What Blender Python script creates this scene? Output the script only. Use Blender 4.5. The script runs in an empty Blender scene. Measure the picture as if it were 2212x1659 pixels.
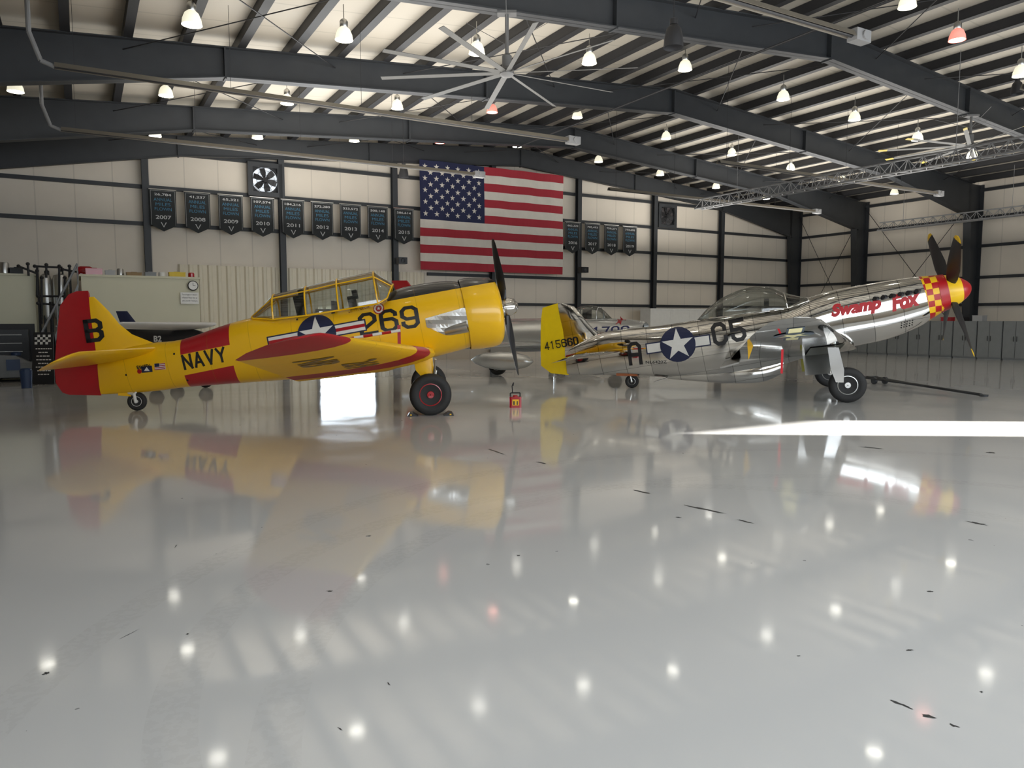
import bpy,bmesh,math,random
from math import sin,cos,pi,radians
from mathutils import Vector,Matrix
from mathutils.bvhtree import BVHTree
random.seed(4)
sc=bpy.context.scene
try: sc.view_settings.view_transform='Standard'
except Exception: pass
H=1.62; F=1609.0; TH=radians(4.96)
CAM=Vector((0,0,H))
# ---------- survey helpers: sight line of a measured feature, cut with a real plane of the hangar / aircraft
def ray(u,v):
    x=(u-1106)/F; y=(829.5-v)/F
    return Vector((x,cos(TH)+y*sin(TH),-sin(TH)+y*cos(TH)))
def ground(u,v):
    d=ray(u,v); t=-H/d.z
    return Vector((d.x*t,d.y*t,0))
class Frame:
    def __init__(s,o,yaw):
        s.o=Vector((o[0],o[1],0)); s.a=radians(yaw)
        s.f=Vector((cos(s.a),sin(s.a),0)); s.n=Vector((-sin(s.a),cos(s.a),0))
    def loc(s,u,v,y=0):
        d=ray(u,v); t=(y+s.o.dot(s.n)-CAM.dot(s.n))/d.dot(s.n)
        P=CAM+d*t
        return ((P-s.o).dot(s.f),P.z)
    def px(s,u,v,y=0):
        d=ray(u,v); t=(y+s.o.dot(s.n))/d.dot(s.n)
        return t/F
B=Frame((0,0),30)
def W(s,d,z=0): return Vector((s*B.f.x+d*B.n.x,s*B.f.y+d*B.n.y,z))
# ---------- materials
MATS={}
def mat(name,col,rough=.5,metal=0,em=0,emc=None,var=.12,scale=6,coat=0,bump=0,spec=None):
    if name in MATS: return MATS[name]
    m=bpy.data.materials.new(name); m.use_nodes=True; nt=m.node_tree; N=nt.nodes; L=nt.links
    b=N['Principled BSDF']
    c=(*col,1)
    b.inputs['Roughness'].default_value=rough; b.inputs['Metallic'].default_value=metal
    if spec is not None: b.inputs['Specular IOR Level'].default_value=spec
    if coat: b.inputs['Coat Weight'].default_value=coat; b.inputs['Coat Roughness'].default_value=.05
    tc=N.new('ShaderNodeTexCoord'); nz=N.new('ShaderNodeTexNoise'); nz.inputs['Scale'].default_value=scale; nz.inputs['Detail'].default_value=4
    L.new(tc.outputs['Object'],nz.inputs['Vector'])
    mx=N.new('ShaderNodeMix'); mx.data_type='RGBA'
    mx.inputs[6].default_value=(col[0]*(1-var),col[1]*(1-var),col[2]*(1-var),1); mx.inputs[7].default_value=(min(1,col[0]*(1+var*.5)),min(1,col[1]*(1+var*.5)),min(1,col[2]*(1+var*.5)),1)
    L.new(nz.outputs['Fac'],mx.inputs[0]); L.new(mx.outputs[2],b.inputs['Base Color'])
    if bump:
        bp=N.new('ShaderNodeBump'); bp.inputs['Strength'].default_value=bump; bp.inputs['Distance'].default_value=.02
        L.new(nz.outputs['Fac'],bp.inputs['Height']); L.new(bp.outputs[0],b.inputs['Normal'])
    if em:
        b.inputs['Emission Color'].default_value=(*(emc or col),1); b.inputs['Emission Strength'].default_value=em
    m.diffuse_color=c; MATS[name]=m
    return m
def nd(nt,op,a,b=None,c=None):
    n=nt.nodes.new('ShaderNodeMath'); n.operation=op
    for i,x in enumerate((a,b,c)):
        if x is None: continue
        if isinstance(x,(int,float)): n.inputs[i].default_value=x
        else: nt.links.new(x,n.inputs[i])
    return n.outputs[0]
def rng(nt,x,lo,hi): return nd(nt,'MULTIPLY',nd(nt,'GREATER_THAN',x,lo),nd(nt,'LESS_THAN',x,hi))
def dotc(nt,vec):
    tc=nt.nodes.new('ShaderNodeTexCoord'); n=nt.nodes.new('ShaderNodeVectorMath'); n.operation='DOT_PRODUCT'
    nt.links.new(tc.outputs['Object'],n.inputs[0]); n.inputs[1].default_value=vec
    return n.outputs['Value']
def overlay(m,mask,col):
    nt=m.node_tree; b=nt.nodes['Principled BSDF']; src=b.inputs['Base Color'].links[0].from_socket
    mx=nt.nodes.new('ShaderNodeMix'); mx.data_type='RGBA'
    nt.links.new(mask,mx.inputs[0]); nt.links.new(src,mx.inputs[6])
    if isinstance(col,tuple): mx.inputs[7].default_value=(*col,1)
    else: nt.links.new(col,mx.inputs[7])
    nt.links.new(mx.outputs[2],b.inputs['Base Color'])
YEL=(.88,.50,.004); RED=(.40,.008,.014)
yellow=mat('yellow_paint',YEL,.3,coat=.3,var=.06,scale=2)
red=mat('red_paint',RED,.3,coat=.4)
black=mat('black_paint',(.012,.012,.014),.4)
navy=mat('navy_paint',(.012,.018,.06),.4)
white=mat('white_paint',(.75,.74,.7),.4)
rubber=mat('rubber',(.018,.018,.018),.7,scale=30)
chrome=mat('polished_aluminium',(.78,.77,.74),.13,1,var=.1,scale=1.5)
alum=mat('brushed_aluminium',(.62,.62,.6),.35,1,var=.2,scale=5)
dullalum=mat('dull_aluminium',(.5,.5,.49),.22,1,var=.2,scale=5)
steel=mat('dark_steel',(.032,.035,.039),.5,.1,var=.25,scale=3)
steel2=mat('dark_purlin_steel',(.018,.018,.02),.55,.1)
grey=mat('grey_paint',(.2,.21,.22),.45)
lightgrey=mat('light_grey_paint',(.38,.38,.38),.45)
silverpaint=mat('silver_paint',(.62,.63,.62),.25,.7,var=.15,scale=2)
cream=mat('cream_panel',(.62,.60,.45),.6,var=.05,scale=2)
dgreen=mat('zinc_primer_green',(.32,.30,.05),.5)
def glassmat():
    m=bpy.data.materials.new('canopy_glass'); m.use_nodes=True; nt=m.node_tree; nt.nodes.clear()
    o=nt.nodes.new('ShaderNodeOutputMaterial'); t=nt.nodes.new('ShaderNodeBsdfTransparent'); t.inputs[0].default_value=(.74,.77,.76,1)
    g=nt.nodes.new('ShaderNodeBsdfGlossy'); g.inputs['Roughness'].default_value=.05; lw=nt.nodes.new('ShaderNodeLayerWeight'); lw.inputs[0].default_value=.35
    nz=nt.nodes.new('ShaderNodeTexNoise'); nz.inputs['Scale'].default_value=2
    f=nd(nt,'ADD',nd(nt,'MULTIPLY',lw.outputs['Fresnel'],.7),nd(nt,'MULTIPLY',nz.outputs['Fac'],.14))
    mx=nt.nodes.new('ShaderNodeMixShader'); nt.links.new(f,mx.inputs[0]); nt.links.new(t.outputs[0],mx.inputs[1]); nt.links.new(g.outputs[0],mx.inputs[2]); nt.links.new(mx.outputs[0],o.inputs[0])
    return m
glass=glassmat()
# ---------- mesh builder
class MB:
    def __init__(s): s.v=[]; s.f=[]; s.m=[]; s.mi=0
    def add(s,vs,fs):
        o=len(s.v); s.v+= [Vector(p) for p in vs]
        for f in fs: s.f.append([i+o for i in f]); s.m.append(s.mi)
        return s
    def box(s,c,d,R=None):
        c=Vector(c); vs=[]
        for x in(-.5,.5):
            for y in(-.5,.5):
                for z in(-.5,.5):
                    p=Vector((x*d[0],y*d[1],z*d[2]))
                    if R: p=R@p
                    vs.append(c+p)
        return s.add(vs,[(0,1,3,2),(4,6,7,5),(0,4,5,1),(2,3,7,6),(0,2,6,4),(1,5,7,3)])
    def box2(s,x0,x1,y0,y1,z0,z1): return s.box(((x0+x1)/2,(y0+y1)/2,(z0+z1)/2),(x1-x0,y1-y0,z1-z0))
    def loft(s,rings,closed=True,cap=True,mis=None):
        n=len(rings[0]); o=len(s.v)
        for r in rings: s.v+=[Vector(p) for p in r]
        for i in range(len(rings)-1):
            for j in range(n if closed else n-1):
                k=(j+1)%n
                s.f.append([o+i*n+j,o+i*n+k,o+(i+1)*n+k,o+(i+1)*n+j]); s.m.append(mis[i] if mis else s.mi)
        if cap and closed:
            s.f.append([o+j for j in range(n)][::-1]); s.m.append(mis[0] if mis else s.mi)
            s.f.append([o+(len(rings)-1)*n+j for j in range(n)]); s.m.append(mis[-1] if mis else s.mi)
        return s
    def lathe(s,prof,o=(0,0,0),ax=(0,0,1),n=20,cap=True,mis=None):
        o=Vector(o); ax=Vector(ax).normalized(); a=ax.orthogonal().normalized(); b=ax.cross(a)
        return s.loft([[o+ax*h+(a*cos(2*pi*i/n)+b*sin(2*pi*i/n))*max(r,1e-4) for i in range(n)] for r,h in prof],True,cap,mis)
    def cyl(s,p0,p1,r0,r1=None,n=10):
        p0=Vector(p0);p1=Vector(p1); L=(p1-p0).length
        return s.lathe([(r0,0),(r0 if r1 is None else r1,L)],p0,p1-p0,n)
    def tube(s,pts,r,n=6):
        for i in range(len(pts)-1): s.cyl(pts[i],pts[i+1],r,n=n)
        return s
    def sphere(s,c,r,n=14,sc=(1,1,1)):
        c=Vector(c); rings=[]
        for i in range(n//2+1):
            t=pi*i/(n//2); rr=max(sin(t),1e-3)*r
            rings.append([c+Vector((rr*cos(2*pi*j/n)*sc[0],rr*sin(2*pi*j/n)*sc[1],-r*cos(t)*sc[2])) for j in range(n)])
        return s.loft(rings)
    def obj(s,name,mats,parent=None,loc=(0,0,0),rz=0,smooth=True,recalc=True,label=None,cat=None,kind=None,group=None,ang=35):
        me=bpy.data.meshes.new(name); me.from_pydata([tuple(p) for p in s.v],[],s.f)
        if not isinstance(mats,(list,tuple)): mats=[mats]
        for m in mats: me.materials.append(m)
        for p,mi in zip(me.polygons,s.m): p.material_index=mi
        if recalc:
            bm=bmesh.new(); bm.from_mesh(me); bmesh.ops.recalc_face_normals(bm,faces=bm.faces); bm.to_mesh(me); bm.free()
        if smooth:
            me.shade_smooth(); me.set_sharp_from_angle(angle=radians(ang))
        ob=bpy.data.objects.new(name,me); sc.collection.objects.link(ob)
        ob.location=loc; ob.rotation_euler=(0,0,rz)
        if parent: ob.parent=parent
        tag(ob,label,cat,kind,group); return ob
    def bvh(s): return BVHTree.FromPolygons([tuple(p) for p in s.v],s.f)
def tag(o,label=None,cat=None,kind=None,group=None):
    if label:o['label']=label
    if cat:o['category']=cat
    if kind:o['kind']=kind
    if group:o['group']=group
def empty(name,loc,rz=0,label=None,cat=None,group=None,parent=None):
    e=bpy.data.objects.new(name,None); e.empty_display_size=.2; sc.collection.objects.link(e); e.location=loc; e.rotation_euler=(0,0,rz)
    if parent:e.parent=parent
    tag(e,label,cat,None,group); return e
def clone(root,loc,label=None,rz=None):
    r=root.copy(); sc.collection.objects.link(r); r.location=loc
    if rz is not None: r.rotation_euler=(0,0,rz)
    for c in root.children:
        k=c.copy(); k.parent=r; sc.collection.objects.link(k)
        for g in c.children:
            q=g.copy(); q.parent=k; sc.collection.objects.link(q)
    if label: r['label']=label
    return r
RB=radians(30)
# ---------- text
TC={}
def norm2d(vs):
    x0=min(v[0] for v in vs);x1=max(v[0] for v in vs);y0=min(v[1] for v in vs);y1=max(v[1] for v in vs)
    return [((x-x0)/(x1-x0),(y-y0)/(y1-y0)) for x,y in vs]
def text2d(t,bold=.02,shear=0):
    key=(t,bold,shear)
    if key in TC: return TC[key]
    cu=bpy.data.curves.new('t','FONT'); cu.body=t; cu.offset=bold; cu.shear=shear; cu.resolution_u=4
    o=bpy.data.objects.new('t',cu); sc.collection.objects.link(o)
    bpy.context.view_layer.update()
    me=bpy.data.meshes.new_from_object(o.evaluated_get(bpy.context.evaluated_depsgraph_get()))
    vs=[(v.co.x,v.co.y) for v in me.vertices]; fs=[list(p.vertices) for p in me.polygons]
    bpy.data.objects.remove(o); bpy.data.curves.remove(cu); bpy.data.meshes.remove(me)
    TC[key]=(norm2d(vs),fs); return TC[key]
# military block lettering built from chamfered strokes
_T=1.7;_M=.85;_c=.26
def _r(p): return [(1-x,_T-y) for x,y in p]
_six=[(1,_T-.4),(1,_T-_c),(1-_c,_T),(_c,_T),(0,_T-_c),(0,_c),(_c,0),(1-_c,0),(1,_c),(1,_M-.12),(1-_c,_M+.12),(0,_M+.12)]
GL={'2':[[(0,1.25),(0,_T-_c),(_c,_T),(1-_c,_T),(1,_T-_c),(1,1.05),(0,.3),(0,0),(1,0)]],
'6':[_six],'9':[_r(_six)],
'5':[[(1,_T),(0,_T),(0,_M+.08),(1-_c,_M+.08),(1,_M-.18),(1,_c),(1-_c,0),(_c,0),(0,_c),(0,.42)]],
'C':[[(1,_T-.5),(1,_T-_c),(1-_c,_T),(_c,_T),(0,_T-_c),(0,_c),(_c,0),(1-_c,0),(1,_c),(1,.5)]],
'A':[[(0,0),(0,_T-_c),(_c,_T),(1-_c,_T),(1,_T-_c),(1,0)],[(0,_M-.12),(1,_M-.12)]],
'a':[[(0,0),(.5,_T)],[(.5,_T),(1,0)],[(.2,.5),(.8,.5)]],
'B':[[(0,0),(0,_T)],[(0,_T),(1-_c,_T),(1,_T-_c),(1,_M+_c*.8),(1-_c,_M),(0,_M)],[(1-_c,_M),(1,_M-_c*.8),(1,_c),(1-_c,0),(0,0)]],
'N':[[(0,0),(0,_T)],[(0,_T),(1,0)],[(1,0),(1,_T)]],'V':[[(0,_T),(.5,0)],[(.5,0),(1,_T)]],
'Y':[[(0,_T),(.5,_M)],[(1,_T),(.5,_M)],[(.5,_M+.1),(.5,0)]],
'4':[[(.75,0),(.75,_T)],[(.75,_T),(0,.45)],[(-.05,.45),(1.05,.45)]],
'1':[[(.5,0),(.5,_T)],[(.5,_T),(.2,_T-.25)]],
'0':[[(_c,0),(1-_c,0),(1,_c),(1,_T-_c),(1-_c,_T),(_c,_T),(0,_T-_c),(0,_c),(_c,0)]],
'7':[[(0,_T),(1,_T),(.35,0)]]}
def block2d(t,th=.3,gap=.32):
    vs=[];fs=[]; ox=0
    for ch in t:
        for pl in GL[ch]:
            n=len(pl); closed=pl[0]==pl[-1]; P=[Vector(p) for p in pl]; L=[];R=[]
            dirs=[(P[i+1]-P[i]).normalized() for i in range(n-1)]
            for i in range(n):
                if i==0: d0=dirs[-1] if closed else dirs[0]; d1=dirs[0]
                elif i==n-1: d0=dirs[-1]; d1=dirs[0] if closed else dirs[-1]
                else: d0=dirs[i-1]; d1=dirs[i]
                n0=Vector((-d0.y,d0.x)); n1=Vector((-d1.y,d1.x)); b=(n0+n1).normalized(); k=th/2/max(.5,b.dot(n0))
                e=Vector((0,0))
                if not closed and i==0: e=-d1*th*.5
                if not closed and i==n-1: e=d0*th*.5
                L.append(P[i]+b*k+e);R.append(P[i]-b*k+e)
            o=len(vs); vs+=[(p.x+ox,p.y) for p in L]+[(p.x+ox,p.y) for p in R]
            for i in range(n-1): fs.append([o+i,o+i+1,o+n+i+1,o+n+i])
        ox+=1+th+gap
    return norm2d(vs),fs
def place2d(shape,o,ex,ey):
    vs,fs=shape; return ([(o[0]+x*ex[0]+y*ey[0],o[1]+x*ex[1]+y*ey[1]) for x,y in vs],fs)
def star2d(c,r,rot=0):
    p=[]
    for i in range(10):
        a=pi/2+rot+i*pi/5; q=r if i%2==0 else r*.382
        p.append((c[0]+q*cos(a),c[1]+q*sin(a)))
    return (p+[(c[0],c[1])],[[i,(i+1)%10,10] for i in range(10)])
def circ2d(c,r,n=28): return ([(c[0]+r*cos(2*pi*i/n),c[1]+r*sin(2*pi*i/n)) for i in range(n)],[list(range(n))])
def rect2d(c,w,h,rot=0):
    e=(cos(rot),sin(rot)); n=(-e[1],e[0])
    return ([(c[0]+a*w/2*e[0]+b*h/2*n[0],c[1]+a*w/2*e[1]+b*h/2*n[1]) for a,b in((-1,-1),(1,-1),(1,1),(-1,1))],[[0,1,2,3]])
def decal(name,shapes,bvh,mats,parent,mode='side',step=.07,base=.006,label=None):
    out=MB()
    for (vs,fs),mi,lay in shapes:
        bm=bmesh.new(); bv=[bm.verts.new((x,y,0)) for x,y in vs]
        for f in fs:
            try:bm.faces.new([bv[i] for i in f])
            except Exception:pass
        for ax in(0,1):
            lo=min(v[ax] for v in vs);hi=max(v[ax] for v in vs); k=math.ceil(lo/step)*step
            while k<hi:
                co=[0,0,0];co[ax]=k; no=[0,0,0];no[ax]=1
                bmesh.ops.bisect_plane(bm,geom=bm.verts[:]+bm.edges[:]+bm.faces[:],plane_co=co,plane_no=no); k+=step
        bm.verts.index_update(); P=[]
        for v in bm.verts:
            a,b=v.co.x,v.co.y; off=base+lay*.004
            if mode=='side': o=Vector((a,-8,b)); d=Vector((0,1,0))
            else: o=Vector((a,b,-3)); d=Vector((0,0,1))
            h=bvh.ray_cast(o,d)
            if h[0] is None:
                q=bvh.find_nearest(Vector((a,-.3,b)) if mode=='side' else Vector((a,b,1)))[0]
                pp=Vector((a,q.y,b)) if mode=='side' else Vector((a,b,q.z))
            else: pp=h[0]
            P.append(pp-d*off)
        out.mi=mi; out.add(P,[[v.index for v in f.verts] for f in bm.faces]); bm.free()
    return out.obj(name,mats,parent,smooth=False,recalc=False,label=label)
def fit_text(fr,t,u0,v0,u1,v1,hpx,y=0,bold=.02,shear=0,block=None,gap=.32):
    a=Vector(fr.loc(u0,v0,y)); b=Vector(fr.loc(u1,v1,y)); ex=b-a; e=ex.normalized(); n=Vector((-e.y,e.x))
    h=hpx*fr.px(u0,v0,y)
    return place2d(block2d(t,block,gap) if block else text2d(t,bold,shear),a,ex,n*h)
# ---------- aircraft surfaces
def catmull(A,t,i):
    n=len(A); p0=A[max(i-1,0)];p1=A[i];p2=A[min(i+1,n-1)];p3=A[min(i+2,n-1)]
    return [.5*((2*b)+(c-a)*t+(2*a-5*b+4*c-d)*t*t+(3*b-a-3*c+d)*t**3) for a,b,c,d in zip(p0,p1,p2,p3)]
def smooth_secs(S,sub=4):
    out=[]
    for i in range(len(S)-1):
        for k in range(sub): out.append(catmull(S,k/sub,i))
    out.append(list(S[-1])); return out
def body_rings(S,n=36,e=2.3,sub=4):
    rings=[]
    for xt,zt,xb,zb,w in (smooth_secs(S,sub) if sub>1 else S):
        r=[]
        for j in range(n):
            a=2*pi*j/n; c=cos(a); s_=sin(a)
            cc=math.copysign(abs(c)**(2/e),c); ss=math.copysign(abs(s_)**(2/e),s_)
            r.append(((xt+xb)/2+(xt-xb)/2*cc,w*ss,(zt+zb)/2+(zt-zb)/2*cc))
        rings.append(r)
    return rings
def secs(fr,L,y=0):
    out=[]
    for ut,vt,ub,vb,w in L:
        a=fr.loc(ut,vt,y);b=fr.loc(ub,vb,y); out.append([a[0],a[1],b[0],b[1],w])
    return out
PROF={'air':[(0,0),(.012,.35),(.05,.68),(.15,.95),(.3,1),(.5,.85),(.75,.45),(1,.02),(.75,-.3),(.5,-.55),(.3,-.65),(.15,-.6),(.05,-.42),(.012,-.22)],
 'front':[(0,0),(.05,.4),(.2,.8),(.6,1),(1,1),(1,-1),(.6,-1),(.2,-.8),(.05,-.4)],
 'rear':[(0,1),(.5,.6),(1,.08),(1,-.08),(.5,-.6),(0,-1)],
 'sym':[(0,0),(.03,.5),(.12,.85),(.3,1),(.6,.7),(1,.03),(.6,-.7),(.3,-1),(.12,-.85),(.03,-.5)]}
def foil(mb,S,td,prof='air'):
    td=Vector(td); rings=[]
    for le,te,th in S:
        le=Vector(le);te=Vector(te); rings.append([le+(te-le)*c+td*(h*th*.5) for c,h in PROF[prof]])
    return mb.loft(rings)
def wheel(parent,c,r,w,hubmat,name='wheel',n=36):
    o=MB(); c=Vector(c); k=w/2
    o.lathe([(r*.52,-k*.7),(r*.66,-k*.95),(r*.86,-k*.98),(r*.96,-k*.7),(r,-k*.3),(r,k*.3),(r*.96,k*.7),(r*.86,k*.98),(r*.66,k*.95),(r*.52,k*.7),(r*.5,0)],c,(0,1,0),n)
    t=o.obj(name,rubber,parent,ang=50)
    h=MB(); h.lathe([(r*.54,-k*.75),(r*.5,-k*.78),(r*.46,-k*.4),(r*.2,-k*.45),(r*.16,-k*.9),(.01,-k*.92)],c,(0,1,0),28,cap=False)
    h.lathe([(r*.54,k*.75),(r*.5,k*.78),(r*.46,k*.4),(.01,k*.45)],c,(0,1,0),28,cap=False)
    h.mi=1
    for i in range(6):
        a=i*pi/3; h.box(c+Vector((cos(a)*r*.32,-k*.46,sin(a)*r*.32)),(r*.2,.012,r*.1),Matrix.Rotation(-a,3,'Y'))
    ho=h.obj('wheel_hub',[hubmat,alum],t,ang=30); return t
def prop(parent,c,ax,R,nb,a0,tipmat,name='propeller',hub=.1):
    ax=Vector(ax).normalized(); side=Vector((0,1,0)); up=ax.cross(side).normalized()
    if up.z<0: up=-up
    o=MB()
    for k in range(nb):
        a=a0+2*pi*k/nb; rad=up*cos(a)+side*sin(a); tan=ax.cross(rad)
        rings=[];mis=[]
        P=[(.05,.05,.05,1.2),(.12,.055,.05,1.1),(.25,.1,.03,.9),(.45,.135,.022,.65),(.7,.13,.016,.45),(.88,.11,.012,.35),(.93,.1,.011,.33),(.98,.07,.01,.3),(1,.02,.006,.3)]
        for i,(q,hw,th,tw) in enumerate(P):
            cd=tan*cos(tw)+ax*sin(tw); nn=tan*-sin(tw)+ax*cos(tw); p=Vector(c)+rad*(R*q); sc_=R/1.5
            rings.append([p+cd*(hw*sc_*cos(2*pi*j/10))+nn*(th*sin(2*pi*j/10)) for j in range(10)]); mis.append(1 if q>=.92 else 0)
        o.loft(rings,mis=mis)
    p=o.obj(name,[black,tipmat],parent); return p
def canopy(parent,S,glassm,framem,fr_r=.018,smoothsub=0,frames=None,n=14,name='canopy'):
    def arch(s):
        xt,zt,xs,zs,ww=s; r=[]
        for j in range(n+1):
            a=-pi/2+pi*j/n; k=cos(a)**.8 if cos(a)>1e-6 else 0
            r.append(Vector((xs+(xt-xs)*k,ww*math.copysign(abs(sin(a))**.9,sin(a)),zs+(zt-zs)*k)))
        return r
    SS=smooth_secs(S,smoothsub) if smoothsub else S
    g=MB(); g.loft([arch(s) for s in SS],closed=False,cap=False); go=g.obj(name,glassm,parent,ang=25 if not smoothsub else 80)
    f=MB()
    for s in (frames or S): f.tube(arch(s),fr_r)
    A=[arch(s) for s in SS]
    for j in (0,n):
        f.tube([a[j] for a in A],fr_r)
    if not smoothsub:
        for j in (4,n-4): f.tube([a[j] for a in A],fr_r*.8)
    f.obj('canopy_frame',framem,go,ang=60)
    return go
def insignia(fr,u,v,rpx,y,tilt,blen,stripe=True,star_rot=None):
    c=Vector(fr.loc(u,v,y)); r=rpx*fr.px(u,v,y); t=radians(tilt)
    sh=[]
    bw=r*.5
    if star_rot is None: star_rot=t
    sh.append((rect2d(c,2*blen+r*.14,bw+r*.14,t),1,0))
    sh.append((rect2d(c,2*blen,bw,t),0,1))
    if stripe: sh.append((rect2d(c,2*blen,bw*.34,t),2,2))
    sh.append((circ2d(c,r*1.0),1,3)); sh.append((star2d((c.x,c.y),r*.93,star_rot),0,4))
    return sh
# =====================================================================  ROOM
S0,S1,D0,D1=-2.9,33.3,-3.0,27.35
RS=16.0
def roof(s): return 8.85-.08*abs(s-RS)
fm=mat('polished_epoxy_floor',(.64,.635,.62),.1,var=.07,scale=.35,spec=.6)
nt=fm.node_tree; N=nt.nodes; L=nt.links; b=N['Principled BSDF']
tc=N.new('ShaderNodeTexCoord')
n2=N.new('ShaderNodeTexNoise'); n2.inputs['Scale'].default_value=1.1; n2.inputs['Detail'].default_value=6; L.new(tc.outputs['Object'],n2.inputs['Vector'])
r2=N.new('ShaderNodeMapRange'); r2.inputs[1].default_value=.35; r2.inputs[2].default_value=.7; r2.inputs[3].default_value=.045; r2.inputs[4].default_value=.11
L.new(n2.outputs['Fac'],r2.inputs[0]); L.new(r2.outputs[0],b.inputs['Roughness'])
v1=N.new('ShaderNodeTexNoise'); v1.inputs['Scale'].default_value=9; v1.inputs['Detail'].default_value=2; L.new(tc.outputs['Object'],v1.inputs['Vector'])
overlay(fm,nd(nt,'MULTIPLY',nd(nt,'GREATER_THAN',v1.outputs['Fac'],.775),.6),(.08,.08,.08))
v2=N.new('ShaderNodeTexNoise'); v2.inputs['Scale'].default_value=22; v2.inputs['Detail'].default_value=3; L.new(tc.outputs['Object'],v2.inputs['Vector'])
sepn=N.new('ShaderNodeSeparateXYZ'); L.new(tc.outputs['Object'],sepn.inputs[0])
def track(pts,w=.2):
    P=[]
    for u,v in pts:
        g=ground(u,v); P.append((g.x*cos(RB)+g.y*sin(RB),-g.x*sin(RB)+g.y*cos(RB)))
    (ax,ay),(bx,by),(cx,cy)=P
    d=2*(ax*(by-cy)+bx*(cy-ay)+cx*(ay-by))
    ux=((ax*ax+ay*ay)*(by-cy)+(bx*bx+by*by)*(cy-ay)+(cx*cx+cy*cy)*(ay-by))/d
    uy=((ax*ax+ay*ay)*(cx-bx)+(bx*bx+by*by)*(ax-cx)+(cx*cx+cy*cy)*(bx-ax))/d
    R=math.hypot(ax-ux,ay-uy)
    X=nd(nt,'SUBTRACT',sepn.outputs[0],ux);Y=nd(nt,'SUBTRACT',sepn.outputs[1],uy)
    r=nd(nt,'SQRT',nd(nt,'ADD',nd(nt,'MULTIPLY',X,X),nd(nt,'MULTIPLY',Y,Y))); dr=nd(nt,'ABSOLUTE',nd(nt,'SUBTRACT',r,R))
    band=nd(nt,'LESS_THAN',dr,w/2)
    near=nd(nt,'LESS_THAN',sepn.outputs[1],7.5)
    tread=nd(nt,'GREATER_THAN',v2.outputs['Fac'],.5)
    fade=nd(nt,'MULTIPLY',nd(nt,'MULTIPLY',nd(nt,'MULTIPLY',band,near),nd(nt,'ADD',nd(nt,'MULTIPLY',tread,.7),.3)),nd(nt,'MULTIPLY',n2.outputs['Fac'],.2))
    overlay(fm,fade,(.3,.28,.26))
for p in (((590,1650),(700,1340),(1060,1110)),((370,1650),(480,1330),(900,1110)),((20,1530),(330,1290),(800,1080))): track(p)
n3=N.new('ShaderNodeTexNoise'); n3.inputs['Scale'].default_value=.6; n3.inputs['Detail'].default_value=1; L.new(tc.outputs['Object'],n3.inputs['Vector'])
bp=N.new('ShaderNodeBump'); bp.inputs['Strength'].default_value=.1; bp.inputs['Distance'].default_value=.02; L.new(n3.outputs['Fac'],bp.inputs['Height']); L.new(bp.outputs[0],b.inputs['Normal'])
m=MB(); m.box2(S0,S1,D0,D1,-.2,0); floor=m.obj('floor',fm,rz=RB,kind='structure',smooth=False)
st=mat('floor_chip',(.05,.05,.05),.5)
def stain(u,v,lpx,wpx,ang):
    g=ground(u,v); k=g.length/F; kk=k*g.length/H; o=MB(); n=14; pts=[]
    for i in range(n):
        a=2*pi*i/n; q=random.uniform(.35,1.1)
        x=cos(a)*lpx*.45*q; y=sin(a)*wpx*.42*q
        X=x*cos(ang)-y*sin(ang); Y=x*sin(ang)+y*cos(ang)
        pts.append((X*k,Y*kk,.0015))
    o.add(pts,[list(range(n))]); c=o.obj('floor_chip',st,None,loc=(0,0,0),smooth=False)
    c.parent=floor; c.matrix_parent_inverse=Matrix.Rotation(-RB,4,'Z'); c.location=(g.x,g.y,.0)
for a in [(1393,1064,50,6,-.25),(1520,1100,95,5,-.27),(1612,1127,38,4,-.3),(1880,967,55,4,-.1),(1170,1000,30,4,-.2),(1950,1523,38,9,-.5),(2005,1548,32,12,-.4),(2060,1568,24,8,-.3),(2112,1131,28,7,-.2),(712,1277,18,5,0),(796,1158,14,3,0),(100,1455,14,7,0),(280,1370,26,3,.9),(1965,1405,20,4,0),(2120,1495,8,4,0),(735,1575,22,3,-.5),(1465,1118,16,3,0),(1070,975,60,3,-.3),(2010,1278,16,3,0),(380,1180,10,3,-.8),(1726,1417,10,3,0),(2140,978,20,3,0),(840,1478,12,4,-.7),(1120,1200,14,3,0),(405,1370,9,4,0)]: stain(*a)
def wallmat(name,col,axis,sp):
    m=mat(name,col,.6,var=.08,scale=1.2); nt=m.node_tree
    x=dotc(nt,axis); fr_=nd(nt,'FRACT',nd(nt,'MULTIPLY',x,1/sp)); line=nd(nt,'LESS_THAN',fr_,.035)
    overlay(m,nd(nt,'MULTIPLY',line,.35),(col[0]*.5,col[1]*.5,col[2]*.5)); return m
wm=wallmat('insulated_wall_panel',(.72,.65,.55),(1,0,0),1.06)
wr=wallmat('insulated_side_wall_panel',(.72,.65,.55),(0,1,0),1.06)
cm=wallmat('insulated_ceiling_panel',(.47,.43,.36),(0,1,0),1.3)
def gable(d0,d1):
    o=MB(); prof=[(S0,0),(S1,0),(S1,roof(S1)),(RS,roof(RS)),(S0,roof(S0))]
    o.loft([[(s,d0,z) for s,z in prof],[(s,d1,z) for s,z in prof]]); return o
gable(D1,D1+.2).obj('wall_back',wm,rz=RB,kind='structure',smooth=False)
m=MB(); m.box2(S0-.2,S0,D0,D1,0,roof(S0)); m.obj('wall_left',wr,rz=RB,kind='structure',smooth=False)
m=MB(); m.box2(S1,S1+.2,D0,D1,0,roof(S1)); m.obj('wall_right',wr,rz=RB,kind='structure',smooth=False)
GZ=5.04
m=MB(); m.box2(S0,24.15,D0-.2,D0,0,GZ); m.box2(27.3,S1,D0-.2,D0,0,GZ)
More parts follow.
